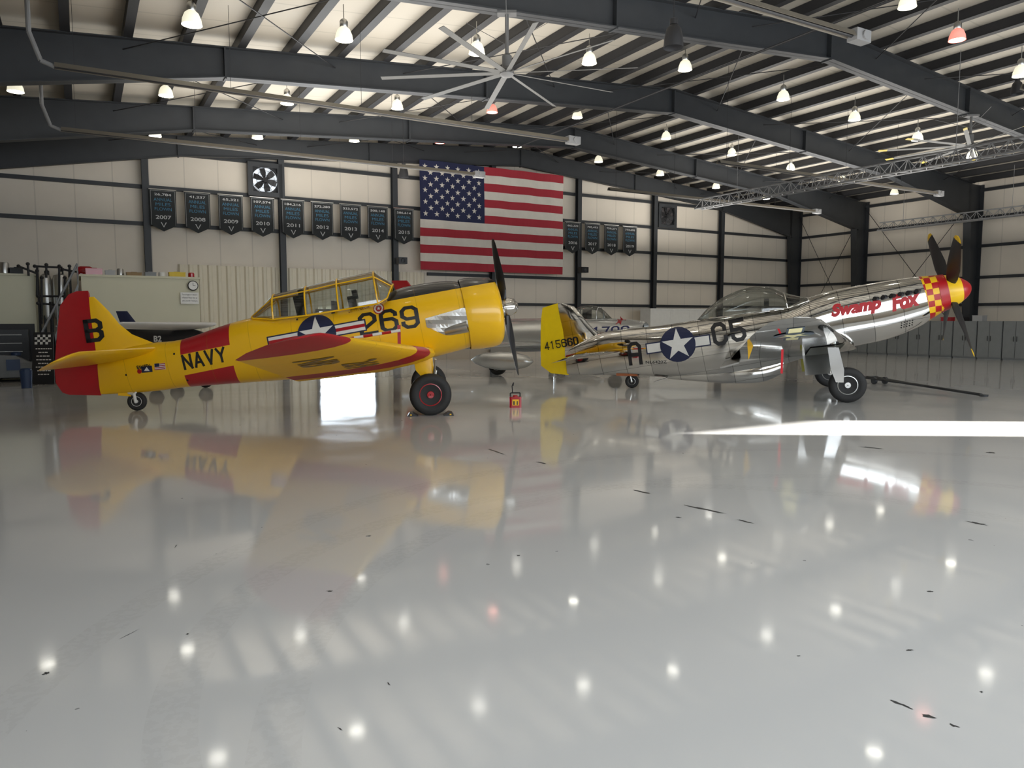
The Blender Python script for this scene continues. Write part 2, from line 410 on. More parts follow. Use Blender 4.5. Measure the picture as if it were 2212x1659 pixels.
prof=[(S0,GZ),(S1,GZ),(S1,roof(S1)),(RS,roof(RS)),(S0,roof(S0))]
m.loft([[(s,D0-.2,z) for s,z in prof],[(s,D0,z) for s,z in prof]]); m.obj('wall_front',wm,rz=RB,kind='structure',smooth=False)
m=MB(); pr=[(S0-.2,roof(S0-.2)),(RS,roof(RS)),(S1+.2,roof(S1+.2)),(S1+.2,roof(S1)+.15),(RS,roof(RS)+.2),(S0-.2,roof(S0)+.15)]
m.loft([[(s,D0-.2,z) for s,z in pr],[(s,D1+.2,z) for s,z in pr]]); m.obj('ceiling',cm,rz=RB,kind='structure',smooth=False)
cw=mat('ribbed_cream_liner',(.68,.62,.49),.55,var=.06)
m=MB(); s=2.9; pts=[]
while s<11.9:
    pts+=[(s,27.3),(s+.05,27.24),(s+.13,27.24),(s+.18,27.3)]; s+=.3
m.loft([[(a,b_,0) for a,b_ in pts],[(a,b_,3.45) for a,b_ in pts]],closed=False,cap=False)
m.obj('trim_1',cw,rz=RB,kind='structure',smooth=False)
dm=mat('daylit_glass',(.8,.88,1),.2,em=14,emc=(.76,.88,1))
m=MB(); s_l=B.loc(690,700,27.1)[0]; s_r=B.loc(808,700,27.1)[0]; HW=1.9
m.box2(s_l,s_r,27.14,27.2,0.05,HW); m.obj('window_1',dm,rz=RB,kind='structure',smooth=False)
m=MB(); m.box2(s_l-.1,s_l,27.08,27.24,0,HW+.1); m.box2(s_r,s_r+.1,27.08,27.24,0,HW+.1); m.box2(s_l,s_r,27.08,27.24,HW,HW+.1)
m.obj('trim_2',steel,rz=RB,kind='structure',smooth=False)
ti=3
s=S0+.6
while s<S1-.3:
    if abs(s-RS)>.2:
        o=MB(); z=roof(s); o.box2(s-.045,s+.045,D0,D1,z-.23,z-.01); o.box2(s-.045,s+.13,D0,D1,z-.24,z-.22)
        o.obj('trim_%d'%ti,steel2,rz=RB,kind='structure',smooth=False); ti+=1
    s+=1.12
for z in (1.15,2.25,3.4,4.72,5.9,7.05):
    o=MB(); a=S0 if z>3.5 else 11.9
    if z>6.6: a=S0+1
    o.box2(a,S1,27.22,27.34,z-.06,z+.06); o.obj('trim_%d'%ti,steel,rz=RB,kind='structure',smooth=False); ti+=1
    for sx in((S1-.14,S1-.01),(S0+.01,S0+.14)):
        o=MB(); o.box2(sx[0],sx[1],D0,27.2,z-.06,z+.06); o.obj('trim_%d'%ti,steel,rz=RB,kind='structure',smooth=False); ti+=1
for s in (2.0,6.3,10.5,14.75,19.0,23.3,27.6):
    o=MB(); zt=roof(s)-.75; o.box2(s-.1,s+.1,27.0,27.02,0,zt); o.box2(s-.1,s+.1,27.2,27.22,0,zt); o.box2(s-.012,s+.012,27.02,27.2,0,zt)
    o.obj('trim_%d'%ti,steel,rz=RB,kind='structure',smooth=False); ti+=1
def depth(s):
    K=[(S0,1.25),(3,.66),(RS,.72),(27,.72),(S1,1.5)]
    for (a,x),(b_,y) in zip(K,K[1:]):
        if a<=s<=b_: return x+(y-x)*(s-a)/(b_-a)
    return .8
FR=[27.0,23.2,17.9,12.4,6.6,.8]
for d in FR:
    r=empty('steel_frame',W((S0+S1)/2,d,0),RB,'dark grey painted steel portal frame spanning the hangar','steel frame',group='hangar portal frames')
    off=(S0+S1)/2
    w=.14 if d<27 else .08
    o=MB(); ss=[S0+.05,0,3,6,9.5,RS,22,27,30,S1-.75]
    for fl in (0,1):
        rings=[]
        for s in ss:
            zt=roof(s)-.23
            if fl==0: a,c=zt-.025,zt
            else: a,c=zt-depth(s),zt-depth(s)+.025
            rings.append([(s-off,-w,a),(s-off,w,a),(s-off,w,c),(s-off,-w,c)])
        o.loft(rings)
    rings=[]
    for s in ss:
        zt=roof(s)-.23; rings.append([(s-off,-.012,zt-depth(s)),(s-off,.012,zt-depth(s)),(s-off,.012,zt),(s-off,-.012,zt)])
    o.loft(rings)
    for s in (3,9.5,RS,22,27.5):
        zt=roof(s)-.23; o.box2(s-off-.02,s-off+.02,-w,w,zt-depth(s)-.03,zt)
    o.obj('rafter',steel,r,smooth=False)
    for sg,sw in ((S1,-1),(S0,1)):
        c=MB(); zt=roof(sg)-.2; b0=.55; b1=.95 if sg==S1 else .6
        def X(x): return sg+sw*x-off
        for x0a,x0b,x1a,x1b,hw in ((.06,.09,.06,.09,w+.02),(b0,b0+.03,b1,b1+.03,w+.02),(.09,b0,.09,b1,.012)):
            zz=zt-(1.3 if x0a>=.5 else 0)
            c.loft([[(X(x0a),-hw,0),(X(x0b),-hw,0),(X(x0b),hw,0),(X(x0a),hw,0)],[(X(x1a),-hw,zz),(X(x1b),-hw,zz),(X(x1b),hw,zz),(X(x1a),hw,zz)]])
        c.box2(min(X(0.02),X(b0+.1)),max(X(.02),X(b0+.1)),-.2,.2,0,.03)
        c.obj('column',steel,r,smooth=False)
for i in range(1,len(FR)-1):
    d0,d1=FR[i],FR[i-1]
    for s in (1,7.2,13.4,20,26):
        for a,b_ in((0,1),(1,0)):
            o=MB(); sa=s+(4.5 if a else 0); sb=s+(4.5 if b_ else 0)
            o.cyl((sa,d0,roof(sa)-.45),(sb,d1,roof(sb)-.45),.012,n=5); o.obj('trim_%d'%ti,steel2,rz=RB,kind='structure'); ti+=1
for d0,d1 in((17.9,23.2),(23.2,27.0)):
    for z0,z1 in((.3,7),(7,.3)):
        o=MB(); o.cyl((S1-.2,d0,z0),(S1-.2,d1,z1),.014,n=5); o.obj('trim_%d'%ti,steel2,rz=RB,kind='structure'); ti+=1
o=MB(); o.cyl((12.9,3,7.35),(12.9,22,7.35),.025,n=8); o.obj('trim_%d'%ti,steel2,rz=RB,kind='structure'); ti+=1
# =====================================================================  LAMPS
shade_w=mat('lit_prismatic_shade',(.9,.88,.75),.3,em=.7,emc=(1,.95,.72))
shade_r=mat('lit_pink_shade',(.9,.4,.35),.3,em=.7,emc=(1,.3,.22))
bulb_w=mat('lamp_glow',(1,1,1),.3,em=11,emc=(1,.97,.88))
bulb_r=mat('lamp_glow_pink',(1,.6,.5),.3,em=7,emc=(1,.35,.28))
def mklamp(loc,sm,bm_,label):
    r=empty('high_bay_lamp',loc,0,label,'ceiling lamp','hangar high bay lamps')
    o=MB(); o.lathe([(.175,-.13),(.16,-.03),(.12,.07),(.075,.11)],n=28,cap=False); o.obj('lamp_shade',sm,r,ang=60)
    o=MB(); o.lathe([(.01,-.14),(.1,-.138),(.155,-.13),(.16,-.12),(.01,-.11)],n=24); o.obj('bulb',bm_,r)
    o=MB(); o.lathe([(.07,.11),(.08,.13),(.08,.22),(.055,.26),(.02,.28)],n=18); o.cyl((0,0,.27),(0,0,.55),.01,n=6); o.obj('lamp_housing',alum,r)
    return r
lw=None; lr=None
def lamp(s,d,z,redl=False):
    global lr,lw
    p=W(s,d,z)
    if redl:
        if lr is None: lr=mklamp(p,shade_r,bulb_r,'pinkish red glowing high bay lamp hanging from the roof')
        else: clone(lr,p)
    else:
        if lw is None: lw=mklamp(p,shade_w,bulb_w,'glowing white high bay lamp hanging from the roof purlins')
        else: clone(lw,p)
for u,v in ((414,38),(743,72),(1030,103),(1273,125),(1480,140),(1692,205),(1846,250),(1982,294),(2100,332)):
    s,z=B.loc(u,v,14.8); lamp(s,14.8,z)
for u,v in ((33,186),(358,196),(620,214),(858,225),(1063,234),(1247,246),(1439,292),(1581,328),(1708,360),(1820,387),(1932,413)):
    s,z=B.loc(u,v,21.1); lamp(s,21.1,z,u==1063)
for u,v in ((335,285),(556,290),(765,297),(950,301),(1117,310),(1293,343),(1426,372),(1547,400),(1655,424),(1760,447)):
    s,z=B.loc(u,v,25.2); lamp(s,25.2,z,u==950)
for u,v in ((2068,74),(2205,152)):
    s,z=B.loc(u,v,9.8); lamp(s,9.8,z,u==2068)
for k in range(0,5): lamp(2.0+3.2*k,9.6,roof(2+3.2*k)-.7)
for (u,v,d) in ((1455,80,8.9),(872,372,21.9),(2197,190,11)):
    s,z=B.loc(u,v,d); r=empty('unlit_bell_lamp',W(s,d,z),0,'dark unlit bell shaped lamp hanging on a cord','ceiling lamp')
    o=MB(); o.lathe([(.15,-.16),(.14,-.02),(.11,.12),(.05,.18)],n=24,cap=False); o.obj('lamp_shade',steel2,r)
    o=MB(); o.lathe([(.06,.18),(.06,.26),(.02,.28)],n=12); o.cyl((0,0,.27),(0,0,roof(s)-z-.2),.008,n=5); o.obj('cord',steel2,r)
fanm=mat('fan_blade_grey',(.085,.085,.08),.5,.2)
fanh=mat('fan_hub_grey',(.11,.11,.11),.5)
def fan(p,top,a0,tip,label):
    r=empty('ceiling_fan',p,0,label,'ceiling fan')
    o=MB(); o.lathe([(.04,-.08),(.1,-.06),(.13,-.02),(.13,.05),(.09,.1),(.09,.3),(.05,.34)],n=20); o.obj('motor',fanh,r)
    o=MB(); o.cyl((0,0,.3),(0,0,top-.05),.035); o.box((0,0,top-.03),(.35,.2,.05)); 
    for a in (.5,2.6,4.7): o.cyl((0,0,.5),(cos(a)*.9,sin(a)*.9,top-.02),.006,n=4)
    o.obj('down_rod',fanh,r)
    for k in range(10):
        a=a0+k*pi/5; R=Matrix.Rotation(a,3,'Z'); o=MB(); rings=[]; mis=[]
        for x in (.12,.6,1.2,1.8,2.12,2.14,2.38):
            w=.048; rings.append([R@Vector((x,-w,-.006)),R@Vector((x,0,.01)),R@Vector((x,w,.018)),R@Vector((x,w,.011)),R@Vector((x,0,.0)),R@Vector((x,-w,-.013))]); mis.append(1 if x>=2.13 else 0)
        o.loft(rings,mis=mis); o.obj('fan_blade',[fanm,tip],r)
s,z=B.loc(1095,158,12.3); fan(W(s,12.3,z),roof(s)-.23-depth(s)-z,radians(-7),fanm,'huge ten-bladed grey metal ceiling fan on a long rod')
s,z=B.loc(2095,315,12.3); fan(W(s,12.3,z),roof(s)-.23-depth(s)-z,radians(20),mat('yellow_tip',(.45,.33,.01),.4),'huge ten-bladed grey ceiling fan with yellow blade tips')
brass=mat('heater_reflector',(.13,.115,.09),.5,.2)
trussm=mat('truss_grey_paint',(.2,.2,.2),.5)
def heater(sa,sb,d,flue):
    z=6.0; r=empty('radiant_tube_heater',W(sa,d,z),RB,'long slim radiant tube heater hung below the roof beams','heater','radiant tube heaters')
    Ln=sb-sa; o=MB(); o.loft([[(x,-.09,-.04),(x,-.05,.045),(x,.05,.045),(x,.09,-.04),(x,.08,-.04),(x,.045,.035),(x,-.045,.035),(x,-.08,-.04)] for x in (0,Ln)]); o.obj('reflector',brass,r,smooth=False)
    o=MB(); o.cyl((0,0,-.02),(Ln,0,-.02),.028); o.obj('burner_tube',steel2,r)
    o=MB(); o.box((Ln+.18,0,0),(.34,.18,.18)); o.cyl((Ln+.2,-.12,0),(Ln+.2,.0,0),.07); o.obj('burner_box',trussm,r,smooth=False)
    x=.3
    while x<Ln:
        o=MB(); o.cyl((x,0,.05),(x,0,roof(sa+x)-z-.2),.005,n=4); o.obj('hanger_wire',steel2,r); x+=2.6
    if flue:
        o=MB(); o.tube([(0,0,-.02),(-.2,0,.05),(-.35,0,.5),(-.35,0,roof(sa)-z-.1)],.04,10); o.obj('flue_pipe',trussm,r)
for d in (7.7,15.5,20.5):
    heater(-.2,10.5,d,True); heater(15.6,26,d,False)
def truss(s,d0,d1,z):
    r=MB(); w=.17; n=int((d1-d0)/.42); st_=(d1-d0)/n
    for x,y in ((-w,-w),(w,-w),(0,w)): r.cyl((x,0,y),(x,d1-d0,y),.026,n=8)
    for i in range(n):
        a=i*st_;b_=a+st_/2;c=a+st_
        for (x,y),(x2,y2) in (((-w,-w),(0,w)),((w,-w),(0,w)),((-w,-w),(w,-w))):
            r.cyl((x,a,y),(x2,b_,y2),.012,n=5); r.cyl((x2,b_,y2),(x,c,y),.012,n=5)
    for k in (.1,.5,.9): 
        y=(d1-d0)*k; r.cyl((0,y,w),(0,y,roof(s)-z-.2),.008,n=5)
    r.obj('lattice_truss',trussm,None,W(s,d0,z),RB,label='pale grey triangular lattice truss hung level under the roof',cat='truss',group='hanging lattice trusses')
s1,z1=B.loc(1500,440,20.5); truss(s1,2,20.3,z1-.05)
s2,z2=B.loc(1900,490,20.9); truss(min(s2,31.9),10,20.9,z2)
# =====================================================================  BACK WALL FITTINGS
fr_red=mat('flag_red_cloth',(.36,.02,.035),.8,scale=3); fr_w=mat('flag_white_cloth',(.66,.62,.55),.8,scale=3); fr_b=mat('flag_blue_cloth',(.012,.016,.06),.8,scale=3)
fa,zb_=B.loc(908,582,26.8); fb=B.loc(1216,480,26.8)[0]; zt_=B.loc(912,345,26.8)[1]; fw=fb-fa; fh=zt_-zb_
m=MB(); nx=40; 
def wav(x,z): return -.03+.03*sin(x*5)+.02*sin(x*2.3+z*2)
cu=.42
for j in range(13):
    for i in range(nx):
        x0=fw*i/nx;x1=fw*(i+1)/nx; z0=fh*j/13;z1_=fh*(j+1)/13
        inb= (j>=6 and (x0+x1)/2<fw*cu)
        m.mi=2 if inb else (0 if j%2==0 else 1)
        m.add([(x0,wav(x0,z0),z0),(x1,wav(x1,z0),z0),(x1,wav(x1,z1_),z1_),(x0,wav(x0,z1_),z1_)],[[0,1,2,3]])
flag=m.obj('american_flag',[fr_red,fr_w,fr_b],None,W(fa,26.8,zb_),RB,label='large stars and stripes flag hung flat on the wall',cat='flag',recalc=False)
m=MB(); cw_=fw*cu; ch=fh*7/13; z0=fh*6/13
for row in range(9):
    n=6 if row%2==0 else 5
    for k in range(n):
        cx=cw_*((k*2+(1 if row%2==0 else 2)))/12; cz=z0+ch*(row+1)/10
        p,f=star2d((cx,cz),.115); m.add([(x,wav(x,z)-.012,z) for x,z in p],f)
m.obj('flag_stars',fr_w,flag,smooth=False,recalc=False)
bk=mat('banner_black_cloth',(.012,.015,.016),.7); btxt=mat('banner_grey_print',(.55,.55,.55),.6); bblue=mat('banner_blue_print',(.05,.19,.31),.6)
def banner(s,num,yr):
    z1_=5.78; w=.78; h=1.12; o=MB(); pts=[(0,0),(w,0),(w,-h),(w/2,-h-.2),(0,-h)]
    o.loft([[(x,-.01,z) for x,z in pts],[(x,.01,z) for x,z in pts]])
    r=o.obj('award_banner',bk,None,W(s,26.85,z1_),RB,smooth=False,label='black pointed hanging banner printed %s annual miles flown %s'%(num,yr),cat='banner',group='annual miles banners')
    t=MB()
    def put(txt,mi,zc,hh,ww,b_=.0):
        t.mi=mi; vs,fs=place2d(text2d(txt,b_),(w/2-ww/2,zc),(ww,0),(0,hh)); t.add([(x,-.016,z) for x,z in vs],fs)
    put(num,0,-.2,.09,.5 if len(num)<7 else .56,.015); put('ANNUAL',1,-.36,.1,.54); put('MILES',1,-.51,.1,.44); put('FLOWN',1,-.66,.1,.5); put(yr,0,-.93,.12,.46,.015)
    t.mi=0
    for k in (-1,1): t.add([(w/2+k*.09,-.016,-1.03),(w/2+k*.06,-.016,-1.03),(w/2,-.016,-1.16),(w/2,-.016,-1.2)],[[0,1,2,3]])
    for (x0,x1,za,zb2) in ((.03,w-.03,-.03,-.036),(.03,.036,-.03,-h),(w-.036,w-.03,-.03,-h)): t.add([(x0,-.016,za),(x1,-.016,za),(x1,-.016,zb2),(x0,-.016,zb2)],[[0,1,2,3]])
    t.obj('banner_print',[btxt,bblue],r,smooth=False,recalc=False)
    g=MB(); g.cyl((-.02,0,.01),(w+.02,0,.01),.018,n=8); g.obj('hanging_rod',alum,r)
nums=['26,784','41,237','65,321','107,574','184,216','272,280','333,572','500,148','586,614','662,222','705,493','759,271','773,695']
sA=B.loc(322,410,26.85)[0]; sB=B.loc(851,450,26.85)[0]
for i in range(9): banner(sA+(sB-sA)*i/8,nums[i],str(2007+i))
sA=B.loc(1221,478,26.85)[0]; sB=B.loc(1346,486,26.85)[0]
for i in range(4): banner(sA+(sB-sA)*i/3,nums[9+i],str(2016+i))
def exfan(u,v,w,lit,label):
    s,z=B.loc(u,v,27.1); r=empty('wall_exhaust_fan',W(s,27.12,z),RB,label,'exhaust fan'); h=w/2
    o=MB(); f_=.16; o.box2(-h,-h+f_,-.12,.08,-h,h);o.box2(h-f_,h,-.12,.08,-h,h);o.box2(-h+f_,h-f_,-.12,.08,h-f_,h);o.box2(-h+f_,h-f_,-.12,.08,-h,-h+f_); o.obj('fan_housing',steel,r,smooth=False)
    o=MB(); o.box((0,.06,0),(w-.2,.02,w-.2)); o.obj('shutter',steel2,r,smooth=False)
    o=MB(); o.lathe([(.43,0),(.43,.02)],(0,.03,0),(0,-1,0),32); o.obj('fan_opening',lit,r)
    o=MB()
    for k in range(6):
        a=k*pi/3+.3; R=Matrix.Rotation(a,3,'Y'); o.loft([[R@Vector((x,-.02-wy,0+wz)) for wy,wz in((0,-wd),(.05,wd),(.04,wd),(-.01,-wd))] for x,wd in((.06,.04),(.25,.1),(.4,.09))])
    o.lathe([(.08,-.1),(.08,.0)],(0,0,0),(0,1,0),14); o.obj('fan_blades',steel2,r,smooth=False)
    o=MB()
    for q in (.15,.3,.45):
        o.tube([(q*cos(i*pi/12),-.13,q*sin(i*pi/12)) for i in range(25)],.008,4)
    for k in range(3): a=k*pi/3; o.cyl((-.48*cos(a),-.13,-.48*sin(a)),(.48*cos(a),-.13,.48*sin(a)),.008,n=4)
    o.obj('guard',steel2,r)
exfan(572,389,1.15,mat('daylit_shutter',(.7,.75,.8),.4,em=.5,emc=(.85,.92,1)),'square wall exhaust fan with daylight behind six blades')
exfan(1440,467,1.1,mat('dim_shutter',(.08,.07,.07),.5),'dark square wall exhaust fan')
for u,v in ((869,563),(1262,583)):
    s,z=B.loc(u,v,26.7); r=empty('wall_speaker',W(s,26.75,z),RB,'black box speaker on a bracket on the wall post','speaker')
    o=MB(); o.box((0,0,0),(.34,.28,.24)); o.obj('speaker_box',black,r,smooth=False); o=MB(); o.lathe([(.09,0),(.07,.03),(.02,.04)],(0,-.14,0),(0,-1,0),16); o.cyl((0,.1,0),(0,.22,.05),.02); o.obj('speaker_cone',steel,r)
# ---------- storage rooms, tanks, stairs
RD=24.3
m=MB(); e0=B.loc(176,620,RD)[0]; e1=B.loc(430,620,RD)[0]; zt_=B.loc(300,600,RD)[1]
m.box2(0,e1-e0,0,2.6,0,zt_); m.box2(-.05,e1-e0+.05,-.05,2.6,zt_,zt_+.06)
room=m.obj('storage_room',cream,None,W(e0,RD,0),RB,smooth=False,label='pale cream enclosed storage room with flat top',cat='storage room')
x,z=B.loc(417,617,RD-.1); m=MB(); m.lathe([(.15,0),(.15,.03),(.13,.04)],(0,0,0),(0,-1,0),24); ck=m.obj('wall_clock',black,None,W(x,RD-.06,z),RB,label='round white wall clock with black rim',cat='clock')
m=MB(); m.lathe([(.125,.042),(.001,.043)],(0,0,0),(0,-1,0),24); m.mi=1; m.box((0,-.05,.04),(.012,.004,.09)); m.box((.03,-.05,0),(.07,.004,.012)); m.obj('clock_face',[white,black],ck)
x,z=B.loc(410,644,RD-.1); m=MB(); m.box((0,0,0),(.5,.015,.34)); sg=m.obj('wall_notice',white,None,W(x,RD-.07,z),RB,smooth=False,label='white printed notice on the storage room wall',cat='sign')
m=MB()
for i,t in enumerate(['Turn all lights & radiators','off please! Please clean up','after yourself. Thank you']):
    vs,fs=place2d(text2d(t,.0),(-.21,.07-.09*i),(.42,0),(0,.055)); m.add([(a,-.012,c) for a,c in vs],fs)
m.obj('notice_text',black,sg,smooth=False,recalc=False)
m=MB(); e2=B.loc(75,620,RD)[0]; m.box2(S0+.8,e2,0,2.6,0,zt_-.02); m.box2(S0+.75,e2+.03,-.05,2.6,zt_-.02,zt_+.03)
m.mi=1; m.box2(S0+.9,e2-.05,-.03,0,.02,1.5)
m.obj('storage_room',[cream,steel2],None,W(0,RD,0),RB,smooth=False,label='small pale cream storage room beside tanks',cat='storage room')
for u,r_ in ((97,.15),(128,.2)):
    s,z=B.loc(u,582,25.6); r=empty('pressure_tank',W(s,25.6,0),RB,'upright stainless steel pressure tank with fittings','tank'); z-=.12
    o=MB(); o.lathe([(.05,z-1.35),(r_*.8,z-1.32),(r_,z-1.2),(r_,z-.2),(r_*.8,z-.05),(.05,z)],n=24); o.obj('tank_body',alum,r)
    o=MB(); o.tube([(0,0,z),(0,0,z+.08),(.08,0,z+.08),(.08,-.1,z-.3)],.025,8)
    for k in range(3): o.cyl((cos(k*2.1)*r_*.8,sin(k*2.1)*r_*.8,0),(cos(k*2.1)*r_*.8,sin(k*2.1)*r_*.8,z-1.2),.03)
    o.obj('tank_legs',steel,r)
def clutter(u,w,d,h,mt,name,label,cat,dd=24.9,kind='box'):
    s=B.loc(u,590,dd)[0]; o=MB()
    if kind=='box': o.box((0,0,h/2),(w,d,h)); o.box((0,0,h*.9),(w*1.04,d*1.04,h*.12)); o.cyl((-w*.2,0,h*1.05),(w*.2,0,h*1.05),.015)
    elif kind=='cyl': o.lathe([(w/2,0),(w/2,h*.85),(w*.4,h),(.01,h)],n=18); o.lathe([(w*.52,h*.2),(w*.52,h*.25)],n=18)
    elif kind=='lay': 
        o.lathe([(.02,-w/2),(d*.4,-w*.45),(d/2,-w*.3),(d/2,w*.3),(d*.4,w*.45),(.02,w/2)],(0,0,d/2),(1,0,0),16); o.box((-w*.25,0,.04),(.06,d,.08)); o.box((w*.25,0,.04),(.06,d,.08))
    o.obj(name,mt,None,W(s,dd,zt_+.06),RB,label=label,cat=cat)
clutter(203,.42,.3,.2,red,'tool_chest','red metal tool chest on the room roof','toolbox'); clutter(184,.4,.3,.2,red,'air_tank','small red horizontal air tank','tank',kind='lay',dd=25.5)
clutter(238,.26,.3,.16,lightgrey,'storage_box','light grey lidded storage box','box'); clutter(260,.18,.2,.22,alum,'metal_can','round silver metal can','can',kind='cyl')
clutter(289,.4,.3,.12,mat('brown_board',(.3,.2,.1),.7),'storage_box','flat brown cardboard box on roof','box'); clutter(325,.3,.2,.14,grey,'storage_box','small grey lidded storage box','box')
clutter(382,.45,.3,.16,mat('yellow_plastic',(.7,.5,.02),.5),'storage_box','yellow plastic case on the room roof','box'); clutter(350,.2,.2,.16,white,'metal_can','round white paint can with lid','can',kind='cyl'); clutter(413,.18,.18,.16,red,'metal_can','round red paint can with lid','can',kind='cyl')
clutter(10,.24,.24,.3,alum,'metal_can','silver round can on the room roof','can',kind='cyl'); clutter(36,.3,.2,.16,steel,'storage_box','dark lidded storage box on roof','box')
def pipes():
    o=MB(); d=24.1
    for k,(u0,v0,u1,v1) in enumerate([(75,575,135,578),(80,585,80,640),(100,572,100,600),(128,575,128,650),(40,575,78,590),(140,600,140,660),(60,570,62,596),(135,582,170,588),(150,575,150,600),(82,640,140,640),(82,655,140,660),(90,600,90,700),(110,655,112,740)]):
        a=B.loc(u0,v0,d);b_=B.loc(u1,v1,d); o.cyl((a[0],0,a[1]),(b_[0],0,b_[1]),.028,n=8); o.sphere((a[0],0,a[1]),.05,8)
    for u in (80,150): 
        a=B.loc(u,575,d); o.cyl((a[0],0,0),(a[0],0,a[1]),.03,n=6)
    o.obj('pipe_rack',steel2,None,W(0,d,0),RB,label='dark steel pipework rack with valves around the tanks',cat='pipes')
pipes()
s=(e0+e2)/2; r=empty('air_compressor',W(s,24.75,0),RB,'dark air compressor unit beneath the pipework','compressor')
o=MB(); o.lathe([(.03,-.5),(.25,-.45),(.28,-.3),(.28,.3),(.25,.45),(.03,.5)],(0,0,.45),(1,0,0),20); o.box((-.3,0,.1),(.06,.4,.2)); o.box((.3,0,.1),(.06,.4,.2)); o.obj('compressor_tank',steel,r)
o=MB(); o.box((-.15,0,.95),(.35,.35,.4)); o.lathe([(.15,0),(.15,.35),(.1,.4)],(.1,0,.9),(1,0,0),16); 
for k in range(5): o.box((-.15,0,.8+.07*k),(.4,.4,.02))
o.obj('compressor_motor',steel2,r)
def stairs():
    dd=23.2
    a=B.loc(78,745,dd);b_=B.loc(168,602,dd); r=empty('metal_stairs',W(a[0],dd,0),RB,'steep grey metal stairs leading up between rooms','stairs')
    dx=b_[0]-a[0]; zt=b_[1]-.2; 
    o=MB()
    for y in (0,.7):
        o.loft([[(x,y-.02,z-.08),(x,y+.02,z-.08),(x,y+.02,z+.08),(x,y-.02,z+.08)] for x,z in((0,.1),(dx,zt))])
        o.cyl((0,y,1.0),(dx,y,zt+.6),.02); 
        for k in (0,.5,1): o.cyl((dx*k,y,zt*k),(dx*k,y,zt*k+(.95 if k<1 else .6)),.018)
    o.obj('stair_rail',grey,r,smooth=False)
    for i in range(1,9):
        o=MB(); o.box((dx*i/9,.35,zt*i/9+.05),(.22,.66,.03)); o.obj('step',lightgrey,r,smooth=False)
stairs()
def scrubber():
    g=ground(28,824); r=empty('floor_scrubber',g,RB,'grey walk behind floor scrubber with blue tank','cleaning machine')
    o=MB(); o.loft([[(x,-.28*k,.12),(x,.28*k,.12),(x,.3*k,.5),(x,.22*k,h),(x,-.22*k,h),(x,-.3*k,.5)] for x,k,h in((-.5,.8,.55),(-.4,1,.7),(.1,1,.68),(.4,.9,.5),(.48,.7,.4))]); o.obj('scrubber_body',grey,r)
    o=MB(); o.box((.05,-.32,.45),(.3,.05,.28)); o.lathe([(.12,0),(.12,.08),(.05,.1)],(.1,0,.68),(0,0,1),16); o.obj('water_tank',mat('blue_plastic',(.015,.04,.11),.4),r)
    o=MB(); o.tube([(-.45,-.2,.6),(-.62,-.2,.95),(-.62,.2,.95),(-.45,.2,.6)],.02,8); o.obj('handle',black,r)
    for x in(-.35,.35):
        for y in(-.24,.24): 
            o=MB(); o.lathe([(.02,-.03),(.09,-.03),(.1,0),(.09,.03),(.02,.03)],(x,y,.1),(0,1,0),16); o.obj('wheel',rubber,r)
scrubber()
def cabinet_l():
    s,_=B.loc(20,740,23.9); r=empty('rolling_tool_cabinet',W(s,23.95,0),RB,'dark grey rolling tool cabinet with drawers','cabinet')
    o=MB(); o.box2(-.45,.45,-.25,.25,.12,1.35); o.obj('cabinet_body',steel,r,smooth=False)
    for i in range(5):
        o=MB(); o.box((0,-.26,.28+.22*i),(.84,.02,.19)); d=o.obj('drawer',steel,r,smooth=False); o=MB(); o.cyl((-.3,-.285,.33+.22*i),(.3,-.285,.33+.22*i),.012); o.obj('drawer_handle',alum,d)
    for x in(-.36,.36):
        for y in(-.18,.18): o=MB(); o.lathe([(.02,-.02),(.06,-.02),(.06,.02),(.02,.02)],(x,y,.06),(0,1,0),12); o.obj('caster',rubber,r)
cabinet_l()
def aboard():
    g=ground(101,830); r=empty('sandwich_board',g,radians(12),'black sandwich board with checkered header and white print','sign board')
    for sg_ in(-1,1):
        o=MB(); o.loft([[(x,sg_*y-.012,z),(x,sg_*y+.012,z),(x2,sg_*y+.012,z),(x2,sg_*y-.012,z)] for x,x2,y,z in((-.26,.26,.22,.02),(-.22,.22,.03,1.3))]); o.obj('board_panel',black,r,smooth=False)
    o=MB()
    def P(x,z): return (x,-.22+.19*(z-.02)/1.28-.016,z)
    for j in range(4):
        for i in range(6):
            if (i+j)%2==0: x=-.19+i*.06; z=1.0+j*.06; o.add([P(x,z),P(x+.06,z),P(x+.06,z+.06),P(x,z+.06)],[[0,1,2,3]])
    for j in range(8):
        z=.88-.09*j; w=random.uniform(.1,.17)
        x=-w
        while x<w: l=random.uniform(.03,.07); o.add([P(x,z),P(x+l,z),P(x+l,z+.025),P(x,z+.025)],[[0,1,2,3]]); x+=l+.015
    o.obj('board_print',white,r,smooth=False,recalc=False)
aboard()
g=ground(58,838); o=MB(); n=20; w=.26; h=.42
sq=lambda k,z:[(w*k*math.copysign(abs(cos(a))**.5,cos(a)),w*k*.85*math.copysign(abs(sin(a))**.5,sin(a)),z) for a in [2*pi*i/n for i in range(n)]]
o.loft([sq(.42,0),sq(.5,h)]); o.lathe([(w*.45,h),(w*.45,h+.03),(w*.3,h+.05),(.02,h+.05)],n=20); o.obj('plastic_bin',MATS['blue_plastic'],None,g,RB,label='dark blue plastic bin with lid on the floor',cat='bin')
g=ground(1113,880); r=empty('red_portable_case',g,radians(5),'small red portable case with yellow label and black handle','equipment case')
o=MB(); o.loft([[(a*.11,b_*.07,z) for a,b_ in((-1,-.7),(-.7,-1),(.7,-1),(1,-.7),(1,.7),(.7,1),(-.7,1),(-1,.7))] for z in(0,.2)]); o.lathe([(.05,.2),(.04,.23)],n=12); o.obj('case_body',red,r,smooth=False)
